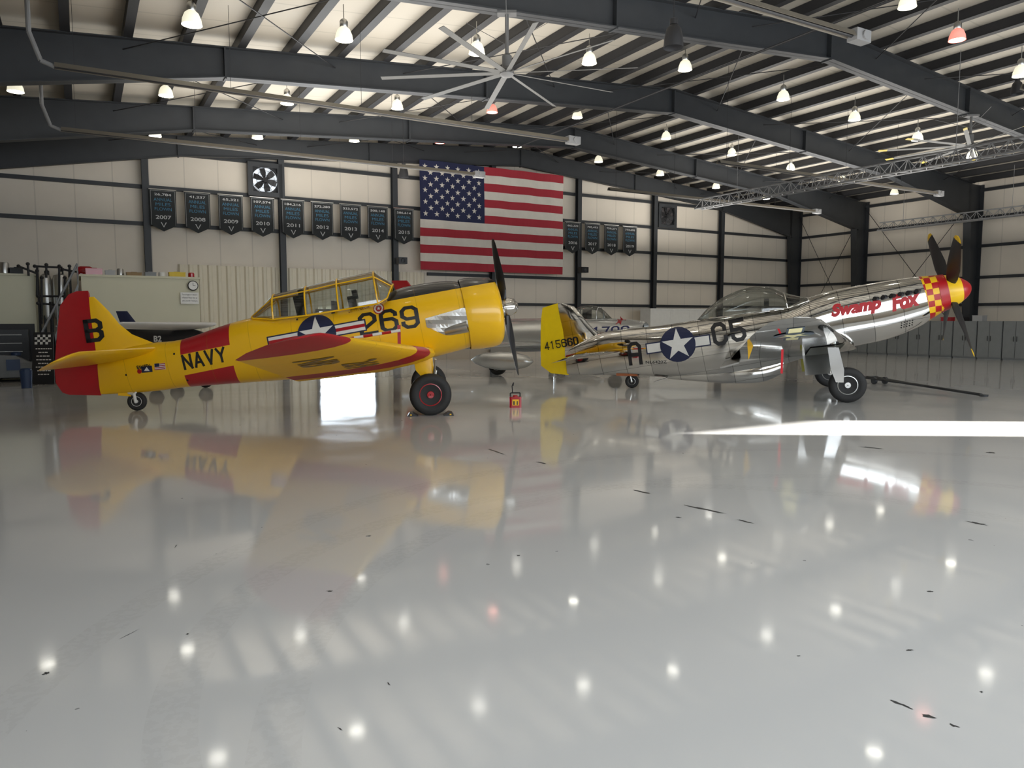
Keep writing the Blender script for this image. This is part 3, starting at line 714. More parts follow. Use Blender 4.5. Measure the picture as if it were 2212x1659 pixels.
o=MB(); o.tube([(-.09,0,.19),(-.09,0,.27),(.09,0,.27),(.09,0,.19)],.012,8); o.tube([(-.05,0,.27),(-.06,0,.4),(-.03,.01,.46),(-.04,0,.4)],.01,6); o.obj('handle',black,r)
o=MB(); o.box((0,-.074,.1),(.12,.006,.11)); o.mi=1; o.box((-.03,-.079,.09),(.025,.004,.07)); o.box((.03,-.079,.09),(.02,.004,.07)); o.obj('case_label',[yellow,black],r,smooth=False)
cabm=mat('cabinet_grey',(.22,.23,.23),.4)
cb=None
for i in range(10):
    d=24.3-i*.98; p=W(S1-1.3,d,0)
    if cb is None:
        cb=empty('storage_cabinet',p,RB,'grey two-door metal storage cabinet along the wall','cabinet','wall cabinets')
        o=MB(); o.box2(-.22,.25,-.47,.47,.06,1.55); o.box2(-.2,.22,-.45,.45,0,.06); o.obj('cabinet_body',cabm,cb,smooth=False)
        for y in(-1,1):
            o=MB(); o.box2(-.245,-.222,min(y*.01,y*.46),max(y*.01,y*.46),.09,1.52); dd=o.obj('door',cabm,cb,smooth=False); o=MB(); o.cyl((-.27,y*.06,.75),(-.27,y*.06,.95),.012); o.obj('handle',black,dd)
    else: clone(cb,p)
for i,(d,h,mt,lb) in enumerate(((22.5,.2,white,'small white lidded box on top of a cabinet'),(20,.25,black,'small black lidded box on top of a cabinet'),(18.3,.15,red,'small red lidded box on top of a cabinet'),(17,.22,lightgrey,'small grey lidded box on top of a cabinet'))):
    o=MB(); o.box((0,0,h/2),(.35,.4,h)); o.box((0,0,h),(.37,.42,.03)); o.obj('storage_box',mt,None,W(S1-1.3,d,1.55),RB,smooth=False,label=lb,cat='box')
a,_=B.loc(1405,690,25.5);b_,_=B.loc(1530,690,25.5); o=MB(); o.box2(0,b_-a,0,.7,.05,2.05); o.box2(-.03,b_-a+.03,-.03,.73,2.05,2.1)
for k in (1,2): o.box2((b_-a)*k/3-.01,(b_-a)*k/3+.01,-.012,0,.1,2.0)
o.obj('white_cabinet',white,None,W(a,25.5,0),RB,smooth=False,label='long white cabinet against the far wall',cat='cabinet')
# =====================================================================  YELLOW TRAINER
A=Frame((-1.42,13.85),7)
T=empty('trainer_airplane',A.o,A.a,'yellow and red vintage navy trainer airplane with black letters','airplane')
PT=radians(10.5)
def XB(u,v,fr=A,p=PT,y=0): x,z=fr.loc(u,v,y); return x*cos(p)+z*sin(p)
def ZB(u,v,fr=A,p=PT,y=0): x,z=fr.loc(u,v,y); return -x*sin(p)+z*cos(p)
tm=mat('trainer_fuselage_paint',YEL,.3,coat=.3,var=.05,scale=2); nt=tm.node_tree
xb=dotc(nt,(cos(PT),0,sin(PT))); zb=dotc(nt,(-sin(PT),0,cos(PT)))
PS=radians(8); xs_=dotc(nt,(cos(PS),0,sin(PS))); band=rng(nt,xs_,XB(392,775,A,PS,-.3),XB(503,762,A,PS,-.3))
PG=radians(11.5); zg=dotc(nt,(-sin(PG),0,cos(PG))); gap=rng(nt,zg,ZB(447,801,A,PG,-.3),ZB(447,755,A,PG,-.3))
overlay(tm,nd(nt,'MULTIPLY',band,nd(nt,'SUBTRACT',1,gap)),RED)
overlay(tm,nd(nt,'MULTIPLY',nd(nt,'GREATER_THAN',xb,XB(836,640)),nd(nt,'GREATER_THAN',zb,ZB(905,640))),(.012,.012,.012))
seam=nd(nt,'LESS_THAN',nd(nt,'FRACT',nd(nt,'MULTIPLY',xb,1.35)),.012); overlay(tm,nd(nt,'MULTIPLY',seam,.35),(.25,.13,.0))
fs_=secs(A,[(212,778,219,852,.06),(250,757,262,850,.15),(325,741,335,845,.25),(395,733,405,836,.33),(492,700,512,828,.42),(560,684,582,823,.47),(620,683,648,818,.52),(720,670,740,812,.53),(815,655,835,802,.54),(850,628,868,790,.54),(905,614,932,773,.56),(965,607,992,757,.6),(992,610,1016,750,.62)])
m=MB(); m.loft(body_rings(fs_,40,2.25)); fus=m.obj('fuselage',tm,T,ang=40); TB=m.bvh()
cs=secs(A,[(989,605,1017,755,.66),(1003,601,1031,754,.675),(1030,600,1057,751,.675),(1055,601,1078,745,.65),(1067,608,1086,734,.60),(1073,620,1088,722,.53)])
m=MB(); R=body_rings(cs,44,2.05,3); inn=secs(A,[(1072,628,1086,715,.47),(1050,640,1064,710,.42)]); R+=body_rings(inn,44,2.05,1)
m.loft(R,cap=False); m.obj('cowling',tm,T,ang=50)
m=MB(); m.loft(body_rings(secs(A,[(1045,615,1063,728,.55),(1050,615,1068,728,.55)]),30,2,1)); m.obj('engine',steel2,T)
axT=Vector((cos(PT),0,sin(PT))); hubc=A.loc(1092,664); hubp=Vector((hubc[0],0,hubc[1]))
m=MB(); m.lathe([(.16,-.45),(.2,-.2),(.2,-.05),(.15,-.0),(.17,.02),(.17,.1),(.13,.2),(.06,.25),(.01,.26)],hubp-axT*.02,axT,24); m.obj('propeller_hub',chrome,T)
prop(T,hubp,axT,1.29,2,radians(3),mat('prop_tip_dark',(.02,.02,.02),.4))
decal('bare_metal_panel',[(([A.loc(918,688),A.loc(1000,665),A.loc(1008,706),A.loc(958,722),A.loc(921,706)],[[0,1,2,3,4]]),0,0)],TB,[chrome],T)
x,z=A.loc(962,716,-.5); m=MB(); m.lathe([(.075,0),(.09,.1),(.1,.4),(.1,.42),(.085,.42),(.08,.3)],(x,-.5,z),(.93,-.25,.2),18,cap=False); m.lathe([(.07,0),(.085,.35)],(x,-.5,z),(.93,-.25,.2),14); m.obj('exhaust_pipe',[alum],T)
m=MB(); m.lathe([(.08,.41),(.001,.415)],(x,-.5,z),(.93,-.25,.2),18); m.obj('exhaust_opening',black,T)
wm_=mat('trainer_wing_paint',YEL,.5,var=.05,scale=2,spec=.25); nt=wm_.node_tree
yy=nd(nt,'ABSOLUTE',dotc(nt,(0,1,0))); overlay(wm_,nd(nt,'ADD',rng(nt,yy,5.35,9),rng(nt,yy,1.75,2.55)),RED)
seam=nd(nt,'LESS_THAN',nd(nt,'FRACT',nd(nt,'MULTIPLY',yy,.9)),.01); overlay(wm_,nd(nt,'MULTIPLY',seam,.4),(.25,.13,0))
def P3(fr,u,v,y): x,z=fr.loc(u,v,y); return Vector((x,y,z))
def mir(S): 
    out=[]
    for le,te,th in S: out.append((Vector((le.x,-le.y,le.z)),Vector((te.x,-te.y,te.z)),th))
    return out
def psec(fr,y,u0,v0,u1,v1,th): return (P3(fr,u0,v0,y),P3(fr,u1,v1,y),th)
rl=P3(A,938,763,-1.5); rt=P3(A,642,824,-1.5)
cl=Vector((rl.x+.02,-1.3,rl.z-.02)); ctE=Vector((rt.x,-1.3,rt.z-.02))
half=[psec(A,-6.32,668,726,622,735,.02),psec(A,-6.2,698,722,575,746,.06),psec(A,-5.95,722,726,532,763,.1),psec(A,-5.5,748,733,508,778,.14),(rl,rt,.34),(cl,ctE,.34)]
full=half+[(Vector((cl.x+.0,0,cl.z)),Vector((ctE.x,0,ctE.z)),.34)]+mir(half)[::-1]
m=MB(); foil(m,full,(0,0,1)); m.obj('wing',wm_,T,ang=50); WB=m.bvh()
tt=half[3][1]
faint=mat('faded_black_print',(.22,.13,.02),.5)
decal('underwing_lettering',[(place2d(text2d('NB',.03),(tt.x+.45,-4.6),(0,.9),(.5,0)),0,0)],WB,[faint],T,mode='below')
decal('underwing_number',[(place2d(text2d('269',.02),(rt.x+.9,-3.5),(0,.9),(.5,0)),0,0)],WB,[faint],T,mode='below')
m=MB(); foil(m,[(P3(A,340,744,0),P3(A,212,778,0),.1),(P3(A,285,722,0),P3(A,208,745,0),.1),(P3(A,258,700,0),P3(A,203,715,0),.09),(P3(A,235,672,0),P3(A,198,684,0),.08),(P3(A,215,652,0),P3(A,195,656,0),.07),(P3(A,203,641,0),P3(A,193,642,0),.03)],(0,1,0),'front'); m.obj('vertical_fin',yellow,T); FB=m.bvh()
m=MB(); foil(m,[(P3(A,190,628,0),P3(A,165,629,0),.02),(P3(A,192,634,0),P3(A,148,636,0),.05),(P3(A,195,656,0),P3(A,130,660,0),.07),(P3(A,200,700,0),P3(A,125,705,0),.08),(P3(A,208,745,0),P3(A,121,750,0),.09),(P3(A,214,790,0),P3(A,118,795,0),.09),(P3(A,217,825,0),P3(A,121,828,0),.08),(P3(A,219,846,0),P3(A,135,848,0),.06),(P3(A,219,854,0),P3(A,150,853,0),.02)],(0,1,0),'rear'); m.obj('rudder',red,T)
a1=P3(A,345,752,-.1);a2=P3(A,190,790,-.1);b1=Vector((a1.x-.62,-1.75,a1.z));b2=Vector((a2.x-.02,-1.75,a2.z+.02))
ts=[(a1,a2,.13),(b1,b2,.08)]
chh=b2-b1
for yy_,k in((-.12,.8),(-.2,.5),(-.24,.1)):
    mid=(b1+b2)/2+Vector((0,yy_,0)); ts.append((mid-chh*.5*k,mid+chh*.5*k,.07*k+.01))
m=MB(); full=ts[::-1]+mir(ts); foil(m,full,(0,0,1),'sym'); m.obj('tailplane',yellow,T)
decal('fin_letter',[(fit_text(A,'B',190,741,230,736,50,0,block=.34),0,0)],FB,[black],T)
decal('navy_lettering',[(fit_text(A,'NaVY',397,801,495,781,35,-.35,block=.32,gap=.22),0,0)],TB,[black],T)
decal('number_lettering',[(fit_text(A,'269',779,727,909,706,49,-.5,block=.29,gap=.18),0,0)],TB,[black],T)
decal('star_insignia',insignia(A,685,721,41,-.5,10.5,.84,True),TB,[white,navy,red],T)
decal('registration_lettering',[(place2d(text2d('N269WB',.03),A.loc(324,786,-.25),(-.24,-.03),(.01,-.07)),0,0)],TB,[black],T)
sh=[]
c=A.loc(345,792,-.3); sh+= [(rect2d(c,.19,.11,.1),0,0),(rect2d((c[0]-.05,c[1]+.025),.08,.06,.1),1,2)]
for k in range(4): sh.append((rect2d((c[0]+.0,c[1]-.045+.03*k),.19,.013,.1),2,1))
c=A.loc(315,798,-.3); sh+=[(rect2d(c,.19,.11,.1),1,0),(([(c[0]-.05,c[1]-.03),(c[0]+.05,c[1]-.03),(c[0],c[1]+.04)],[[0,1,2]]),0,1)]
c=A.loc(298,803,-.3); sh+=[(circ2d(c,.04,12),2,0)]
decal('small_flag_markings',sh,TB,[white,navy,red],T)
c=A.loc(817,666,-.5); decal('round_emblem',[(circ2d(c,.1),2,0),(circ2d(c,.082),0,1),(circ2d(c,.055),2,2),(star2d(c,.04),0,3)],TB,[white,navy,red],T)
decal('name_lettering',[(fit_text(A,'Lt. W. Couch',751,676,798,664,9,-.5,.0,.3),0,0)],TB,[mat('maroon_print',(.2,.02,.01),.5)],T)
decal('access_holes',[(circ2d(A.loc(u,v,-.4),.018,10),0,0) for u,v in((262,812),(400,823),(372,765),(240,768),(640,690),(700,690))],TB,[black],T)
for sg_ in(-1,1):
    x,z=A.loc(930,853,-1.3) ; y=1.3*sg_; r_=.355; wheel(T,(x,y,r_),r_,.22,red,'main_wheel')
    t=A.loc(915,785,-1.2); yl=y+(.17 if sg_<0 else -.17)
    m=MB(); m.loft([[Vector((px_+a*wx,yl+b_*.06,pz)) for a,b_ in((-1,-.4),(0,-1),(1,-.4),(1,.4),(0,1),(-1,.4))] for px_,pz,wx in((t[0]-.02,t[1]+.12,.17),(t[0]+.02,.75,.15),(x+.02,.60,.13))]); m.obj('landing_gear_leg',yellow,T)
    m=MB(); yi=y-sg_*.16; m.tube([(x+.02,yi,.66),(x+.03,yi,.62),(x,yi,r_),(x,y,r_)],.045,10); m.tube([(x+.1,yi,.75),(x+.05,yi,.5)],.02,8); m.tube([(t[0]+.2,y,.95),(x+.05,yi,.62)],.02,8); m.obj('landing_gear_strut',alum,T)
    for dx in (-.3,.3):
        wx,wy=A.o.x+A.f.x*(x+dx)+A.n.x*y,A.o.y+A.f.y*(x+dx)+A.n.y*y; k=1 if dx>0 else -1
        o=MB(); o.mi=0; o.loft([[(-.09*k,yy_,0),(.09*k,yy_,0),(.06*k,yy_,.05),(.0,yy_,.06)] for yy_ in(-.13,.13)]); o.mi=1; o.box((.03*k,-.133,.025),(.03,.006,.02)); o.obj('wheel_chock',[black,yellow],None,(wx,wy,0),A.a,smooth=False,label='black wedge wheel chock by the trainer wheel',cat='wheel chock',group='wheel chocks')
x,z=A.loc(297,878,0); wheel(T,(x,0,.165),.165,.1,white,'tail_wheel',24)
m=MB(); t=A.loc(272,845,0); m.tube([(t[0]-.02,0,t[1]+.08),(t[0]+.0,.0,t[1]-.02),(x-.02,-.08,.3),(x,-.08,.165),(x,.0,.165)],.028,8); m.tube([(x+.1,0,.47),(x-.02,-.07,.3)],.02,8); m.obj('tail_wheel_fork',white,T)
m=MB(); m.box((t[0],0,t[1]-.0),(.22,.1,.16),Matrix.Rotation(.1,3,'Y')); m.obj('tail_wheel_bracket',yellow,T)
cS=secs(A,[(546,684,552,688,.2),(592,636,598,690,.36),(661,619,668,682,.4),(728,603,737,671,.41),(806,587,819,657,.41),(849,614,838,645,.35)])
canopy(T,cS,glass,yellow,.016)
seatm=mat('seat_dark',(.03,.03,.025),.8)
for u0 in (650,765):
    x,z=A.loc(u0,672,0); m=MB(); m.box((x,0,z+.02),(.12,.4,.5),Matrix.Rotation(-.2,3,'Y')); m.box((x+.02,0,z+.3),(.08,.24,.16),Matrix.Rotation(-.2,3,'Y')); m.box((x+.22,0,z-.16),(.4,.42,.1)); m.obj('seat',seatm,T,smooth=False)
    m=MB(); m.box((x+.6,0,z+.05),(.06,.55,.26)); m.obj('instrument_panel',black,T,smooth=False)
t=A.loc(862,712,-2.2); m=MB(); m.box((t[0],-2.2,t[1]-.18),(.05,.006,.5)); m.obj('warning_ribbon',red,T,smooth=False)
m=MB()
for k in range(6):
    m.mi=k%2; a=Vector(A.loc(745+k*20,733-k*3.2,-2.5)); b_=Vector(A.loc(765+k*20,729.8-k*3.2,-2.5)); m.cyl((a.x,-2.5,a.y),(b_.x,-2.5,b_.y),.022,n=8)
m.obj('striped_pitot_cover',[red,white],T)
# =====================================================================  SILVER FIGHTER
Q=Frame((7.4,16.1),-18)
G=empty('fighter_airplane',Q.o,Q.a,'polished silver propeller fighter airplane with checkered nose and yellow tail','airplane')
PQ=radians(11)
def skin(name,bs):
    gm=mat(name,(.78,.77,.74),.12,1,var=.1,scale=1.3); nt=gm.node_tree
    xq=dotc(nt,(cos(PQ),0,sin(PQ))); zq=dotc(nt,(-sin(PQ),0,cos(PQ))); yq=dotc(nt,(0,1,0))
    sm=nd(nt,'MAXIMUM',nd(nt,'LESS_THAN',nd(nt,'FRACT',nd(nt,'MULTIPLY',xq,1.7)),.02),nd(nt,'LESS_THAN',nd(nt,'FRACT',nd(nt,'MULTIPLY',yq if bs else zq,1.9 if bs else 2.9)),.02)); overlay(gm,nd(nt,'MULTIPLY',sm,.8),(.08,.08,.08))
    pid=nd(nt,'ADD',nd(nt,'MULTIPLY',nd(nt,'FLOOR',nd(nt,'MULTIPLY',xq,1.7)),12.9),nd(nt,'MULTIPLY',nd(nt,'FLOOR',nd(nt,'MULTIPLY',yq if bs else zq,1.9 if bs else 2.9)),7.3))
    rnd=nd(nt,'FRACT',nd(nt,'MULTIPLY',nd(nt,'SINE',pid),43.7))
    nt.links.new(nd(nt,'ADD',nd(nt,'MULTIPLY',rnd,.08),.035),nt.nodes['Principled BSDF'].inputs['Roughness'])
    overlay(gm,nd(nt,'MULTIPLY',nd(nt,'GREATER_THAN',rnd,.6),.45),(.42,.42,.42))
    return gm
gm=skin('fighter_polished_skin',False); gw=skin('fighter_wing_skin',True)
def XQ(u,v): return XB(u,v,Q,PQ)
ck0,ck1=XQ(1995,645),XQ(2036,632)
nm=mat('fighter_checker_paint',(.86,.50,.006),.4,0,var=.03); nt=nm.node_tree
xq=dotc(nt,(cos(PQ),0,sin(PQ))); zq=dotc(nt,(-sin(PQ),0,cos(PQ))); sz=(ck1-ck0)/3
par=nd(nt,'MODULO',nd(nt,'ADD',nd(nt,'FLOOR',nd(nt,'DIVIDE',nd(nt,'SUBTRACT',xq,ck0-20*sz),sz)),nd(nt,'FLOOR',nd(nt,'DIVIDE',nd(nt,'ADD',zq,30*sz),sz))),2)
overlay(nm,nd(nt,'GREATER_THAN',par,.5),(.42,.006,.008))
gs=secs(Q,[(1222,757,1226,808,.06),(1290,722,1290,810,.2),(1350,711,1350,810,.29),(1430,703,1438,814,.38),(1500,692,1508,815,.43),(1565,682,1575,812,.46),(1640,671,1655,798,.46),(1700,663,1722,778,.46),(1745,643,1785,765,.46),(1800,627,1842,749,.46),(1880,612,1918,732,.44),(1950,601,1982,707,.42),(1990,597,2012,688,.39),(2030,594,2046,668,.34)])
m=MB(); Rg=body_rings(gs,44,2.6); mis=[1 if sum(p[0] for p in r)/len(r)*cos(PQ)+sum(p[2] for p in r)/len(r)*sin(PQ)>=ck0-.02 else 0 for r in Rg]
m.loft(Rg,mis=mis); m.obj('fuselage',[gm,nm],G,ang=40); GB=m.bvh()
m=MB(); m.loft(body_rings(secs(Q,[(1440,800,1440,818,.15),(1500,795,1503,823,.25),(1580,780,1585,828,.3),(1640,775,1650,824,.3),(1692,765,1690,806,.28)]),24,3)); m.obj('radiator_scoop',gm,G)
m=MB(); x,z=Q.loc(1440,812,0); m.box((x-.12,0,z-.09),(.35,.36,.015),Matrix.Rotation(-.35,3,'Y')); m.obj('scoop_exit_door',alum,G,smooth=False)
sp=secs(Q,[(2032,594,2047,667,.34),(2050,595,2063,661,.32),(2070,599,2079,651,.26),(2086,606,2091,640,.17),(2095,613,2097,630,.08),(2098,619,2098,623,.015)])
R=body_rings(sp,32,2,3)
m=MB(); m.loft(R,mis=[1]*6+[0]*10); m.obj('spinner',[mat('bright_red_paint',(.42,.004,.008),.4,coat=.15),mat('bright_yellow_paint',(.86,.53,.006),.4,coat=.15)],G)
m=MB(); m.loft(body_rings(secs(Q,[(2014,595,2031,677,.372),(2034,593,2050,668,.348)]),40,2.4,1)); m.obj('nose_ring',MATS['bright_red_paint'],G)
hb=Q.loc(2052,630,0); axQ=Vector((cos(PQ),0,sin(PQ))); prop(G,(hb[0],0,hb[1]),axQ,1.66,4,radians(38),mat('prop_tip_yellow',(.8,.5,.01),.4))
m=MB()
for k in range(6):
    a=Q.loc(1892+k*18,645-k*3.2,-.44); m.lathe([(.035,0),(.045,.03),(.045,.13)],(a[0]+.05,-.38,a[1]),(-.6,-.8,.0),10)
m.obj('exhaust_stacks',steel2,G)
cs=secs(Q,[(1503,695,1505,697,.05),(1530,665,1533,688,.24),(1570,638,1575,684,.34),(1620,620,1628,677,.37),(1665,620,1672,671,.36),(1693,632,1700,666,.34),(1742,643,1745,650,.28)])
canopy(G,cs,glass,chrome,.014,smoothsub=4,frames=[cs[0],cs[5],cs[6]])
x,z=Q.loc(1655,672,0); m=MB(); m.box((x,0,z+.05),(.1,.4,.45)); m.box((x+.2,0,z-.12),(.4,.4,.1)); m.obj('seat',seatm,G,smooth=False)
wl=P3(Q,1850,752,-.4);wt=P3(Q,1576,778,-.4)
half=[psec(Q,-5.58,1722,685,1688,690,.02),psec(Q,-5.45,1750,685,1662,697,.05),psec(Q,-5.15,1777,692,1642,710,.07),psec(Q,-4.6,1795,706,1624,725,.09),(wl,wt,.2)]
m=MB(); foil(m,half+[(Vector((wl.x,0,wl.z)),Vector((wt.x,0,wt.z)),.2)]+mir(half)[::-1],(0,0,1)); m.obj('wing',gw,G,ang=50); QW=m.bvh()
cx=(half[3][0].x+half[3][1].x)/2
c=(cx+.06,-4.3); r_=.32
sh=[(rect2d(c,.27,r_*4.3,0),1,0),(rect2d(c,.2,r_*4.1,0),0,1),(circ2d(c,r_),1,2),(star2d(c,r_*.9,0),0,3)]
decal('underwing_insignia',sh,QW,[mat('pale_yellow_paint',(.7,.68,.4),.4),mat('grey_blue_paint',(.06,.09,.13),.4)],G,mode='below')
bay=mat('gear_bay_dark',(.05,.055,.03),.6)
xb0=wl.x-.95
decal('gear_bay',[(rect2d((xb0+.25,-1.25),.62,1.5,0),0,0)],QW,[bay],G,mode='below',base=.01)
m=MB(); f0=P3(Q,1594,780,-1.2); m.box((f0.x-.12,-1.7,f0.z-.0),(.35,2.2,.03),Matrix.Rotation(-.3,3,'Y')); m.obj('flap',dullalum,G,smooth=False)
x,z=Q.loc(1620,752,-3.0); m=MB(); m.loft([[(x-.05,-3.02,z+.08),(x+.06,-3.02,z+.05),(x-.02,-3.02,z-.22)],[(x-.05,-2.98,z+.08),(x+.06,-2.98,z+.05),(x-.02,-2.98,z-.22)]]); m.obj('flap_hinge_fairing',yellow,G,smooth=False)
m=MB(); foil(m,[(P3(Q,1300,722,0),P3(Q,1222,775,0),.1),(P3(Q,1284,712,0),P3(Q,1221,740,0),.1),(P3(Q,1262,688,0),P3(Q,1217,712,0),.09),(P3(Q,1240,662,0),P3(Q,1210,680,0),.08),(P3(Q,1215,655,0),P3(Q,1205,657,0),.05)],(0,1,0),'front'); m.obj('vertical_fin',gm,G)
bv=MB(); foil(bv,[(P3(Q,1205,655,0),P3(Q,1172,665,0),.05),(P3(Q,1209,680,0),P3(Q,1169,688,0),.08),(P3(Q,1217,712,0),P3(Q,1168,718,0),.09),(P3(Q,1223,760,0),P3(Q,1168,765,0),.09),(P3(Q,1228,790,0),P3(Q,1169,790,0),.08),(P3(Q,1228,810,0),P3(Q,1190,806,0),.04)],(0,1,0),'rear'); bv.obj('rudder',mat('tail_yellow',(.85,.6,.006),.35),G)
comb=MB(); foil(comb,[(P3(Q,1300,722,0),P3(Q,1168,785,0),.1),(P3(Q,1240,662,0),P3(Q,1170,670,0),.1)],(0,1,0),'sym')
decal('tail_number',[(fit_text(Q,'415660',1179,757,1251,744,18,0,block=.26,gap=.28),0,0)],comb.bvh(),[black],G,base=.05)
a1=P3(Q,1322,760,-.1);a2=P3(Q,1228,777,-.1); b1=Vector((a1.x-.42,-1.8,a1.z+.0)); b2=Vector((a2.x+.0,-1.8,a2.z-.0)); ts=[(a1,a2,.11),(b1,b2,.07)]; chh=b2-b1
for yy_,k in((-.08,.8),(-.13,.4)):
    mid=(b1+b2)/2+Vector((0,yy_,0)); ts.append((mid-chh*.5*k,mid+chh*.5*k,.05*k+.01))
m=MB(); foil(m,ts[::-1]+mir(ts),(0,0,1),'sym'); m.obj('tailplane',gw,G)
decal('fuselage_letter',[(fit_text(Q,'A',1359,790,1389,787,50,-.3,block=.32),0,0)],GB,[black],G)
decal('fuselage_code',[(fit_text(Q,'C5',1543,749,1615,734,50,-.45,block=.34,gap=.3),0,0)],GB,[black],G)
decal('star_insignia',insignia(Q,1464,744,38,-.4,9,.7,False),GB,[white,navy,red],G)
nar=mat('nose_art_red',(.45,.006,.012),.5)
for t,(u0,v0,u1,v1) in (('Swamp',(1797,693,1907,674)),('Fox',(1928,674,1993,658))):
    decal('nose_art_lettering',[(fit_text(Q,t,u0,v0,u1,v1,35,-.43,.065,.3),0,0)],GB,[nar],G)
decal('nose_vent',[(circ2d(Q.loc(1948+i*6,698-i*1.5+j*5,-.4),.014,6),0,0) for i in range(5) for j in range(3)],GB,[black],G)
decal('registration_lettering',[(fit_text(Q,'NL6420Z',1394,786,1440,785,6,-.4,.0),0,0)],GB,[black],G)
for sg_ in(-1,1):
    x,z=Q.loc(1830,840,-1.8); y=1.8*sg_; r_=.345; wheel(G,(x,y,r_),r_,.2,alum,'main_wheel')
    t=P3(Q,1800,752,-1.75)
    m=MB(); m.tube([(t.x,y-sg_*.22,t.z+.1),(x-.1,y-sg_*.18,.6)],.05,10); m.tube([(x-.1,y-sg_*.18,.6),(x,y-sg_*.16,r_),(x,y,r_)],.038,10); m.tube([(x-.2,y-sg_*.2,.75),(x-.2,y-sg_*.2,.55),(x-.05,y-sg_*.18,.45)],.018,6); m.obj('landing_gear_strut',chrome,G)
    m=MB(); yo=y+sg_*.13; m.loft([[(px_-w_,yo,pz),(px_+w_,yo,pz),(px_+w_,yo+.015,pz),(px_-w_,yo+.015,pz)] for px_,pz,w_ in((t.x-.02,t.z+.02,.1),(x-.2,.65,.12),(x-.15,.4,.07))]); m.obj('gear_door',dullalum,G,smooth=False)
    m=MB(); t2=P3(Q,1765,760,-.5); m.loft([[(t2.x-.3,sg_*.45,t2.z),(t2.x+.3,sg_*.45,t2.z+.05),(t2.x+.3,sg_*.47,t2.z+.05),(t2.x-.3,sg_*.47,t2.z)],[(t2.x-.22,sg_*.6,t2.z-.5),(t2.x+.26,sg_*.6,t2.z-.45),(t2.x+.26,sg_*.62,t2.z-.45),(t2.x-.22,sg_*.62,t2.z-.5)]]); m.obj('inner_gear_door',dgreen if sg_>0 else dullalum,G,smooth=False)
x,z=Q.loc(1365,831,0); wheel(G,(x,0,.16),.16,.1,alum,'tail_wheel',24)
m=MB(); m.tube([(x-.02,0,.62),(x-.04,-.07,.35),(x,-.07,.16),(x,.07,.16),(x-.04,.07,.35)],.022,8); m.obj('tail_wheel_fork',alum,G)
for y in(-.14,.14):
    t=P3(Q,1330,808,y); m=MB(); m.box((x-.1,y,t.z-.0),(.5,.012,.08)); m.obj('tail_gear_door',mat('orange_inner',(.35,.1,.03),.5),G,smooth=False)
t=P3(Q,1690,757,-3.2); m=MB(); m.box((t.x,-3.2,t.z-.2),(.04,.006,.44)); m.obj('warning_ribbon',mat('ribbon_red',(.6,.01,.02),.6),G,smooth=False)
g0=ground(1872,826);g1=ground(2120,858); dv=g1-g0; o=MB(); Ln=dv.length
o.cyl((0,0,.14),(Ln,0,.05),.03); o.cyl((0,-.25,.14),(Ln*.55,0,.09),.02); o.cyl((0,.25,.14),(Ln*.55,0,.09),.02); o.cyl((0,-.3,.14),(0,.3,.14),.025); o.lathe([(.05,-.02),(.08,-.02),(.08,.02),(.05,.02)],(Ln+.06,0,.04),(0,0,1),14)
for y in(-.15,.15): o.lathe([(.02,-.03),(.09,-.03),(.09,.03),(.02,.03)],(.5,y,.09),(0,1,0),14)
o.obj('tow_bar',steel,None,g0,math.atan2(dv.y,dv.x),label='dark steel aircraft tow bar lying on the floor',cat='tow bar')
# =====================================================================  SILVER JET
J=Frame((0.8,23.3),-29)
E=empty('jet_airplane',J.o,J.a,'silver grey vintage jet with bubble canopy and belly tanks','airplane')
js=secs(J,[(870,700,872,728,.2),(960,694,962,742,.42),(1050,690,1052,754,.6),(1130,688,1132,760,.68),(1220,687,1222,756,.68),(1300,687,1302,750,.62),(1360,690,1362,742,.5),(1392,694,1394,730,.36)])
m=MB(); R=body_rings(js,32,2.1)+body_rings(secs(J,[(1395,697,1396,727,.32),(1385,700,1386,724,.28)]),32,2.1,1); m.loft(R,cap=False); m.obj('fuselage',silverpaint,E,ang=50); JB=m.bvh()
m=MB(); m.loft(body_rings(secs(J,[(1380,698,1381,726,.3),(1383,698,1384,726,.3)]),24,2,1)); m.obj('intake',black,E)
cs=secs(J,[(1232,690,1234,692,.08),(1245,667,1248,692,.28),(1268,660,1270,692,.32),(1295,664,1297,690,.3),(1318,686,1320,690,.15)])
canopy(E,cs,glass,silverpaint,.02,smoothsub=3,frames=[cs[1],cs[3]])
x,z=J.loc(1268,688,0); m=MB(); m.box((x,0,z+.05),(.15,.35,.45)); m.box((x+.15,0,z-.08),(.3,.35,.08)); m.obj('seat',black,E,smooth=False)
def jp(x,y,z): return Vector((x,y,z))
_,zw=J.loc(1150,745,-.6); xw=J.loc(1190,745,-.6)[0]
m=MB(); hf=[(jp(xw-2.6,-4.4,zw-.05),jp(xw-3.5,-4.4,zw-.05),.08),(jp(xw-.1,-.5,zw),jp(xw-2.3,-.5,zw),.26)]; foil(m,hf+mir(hf)[::-1],(0,0,1)); m.obj('wing',silverpaint,E,ang=50)
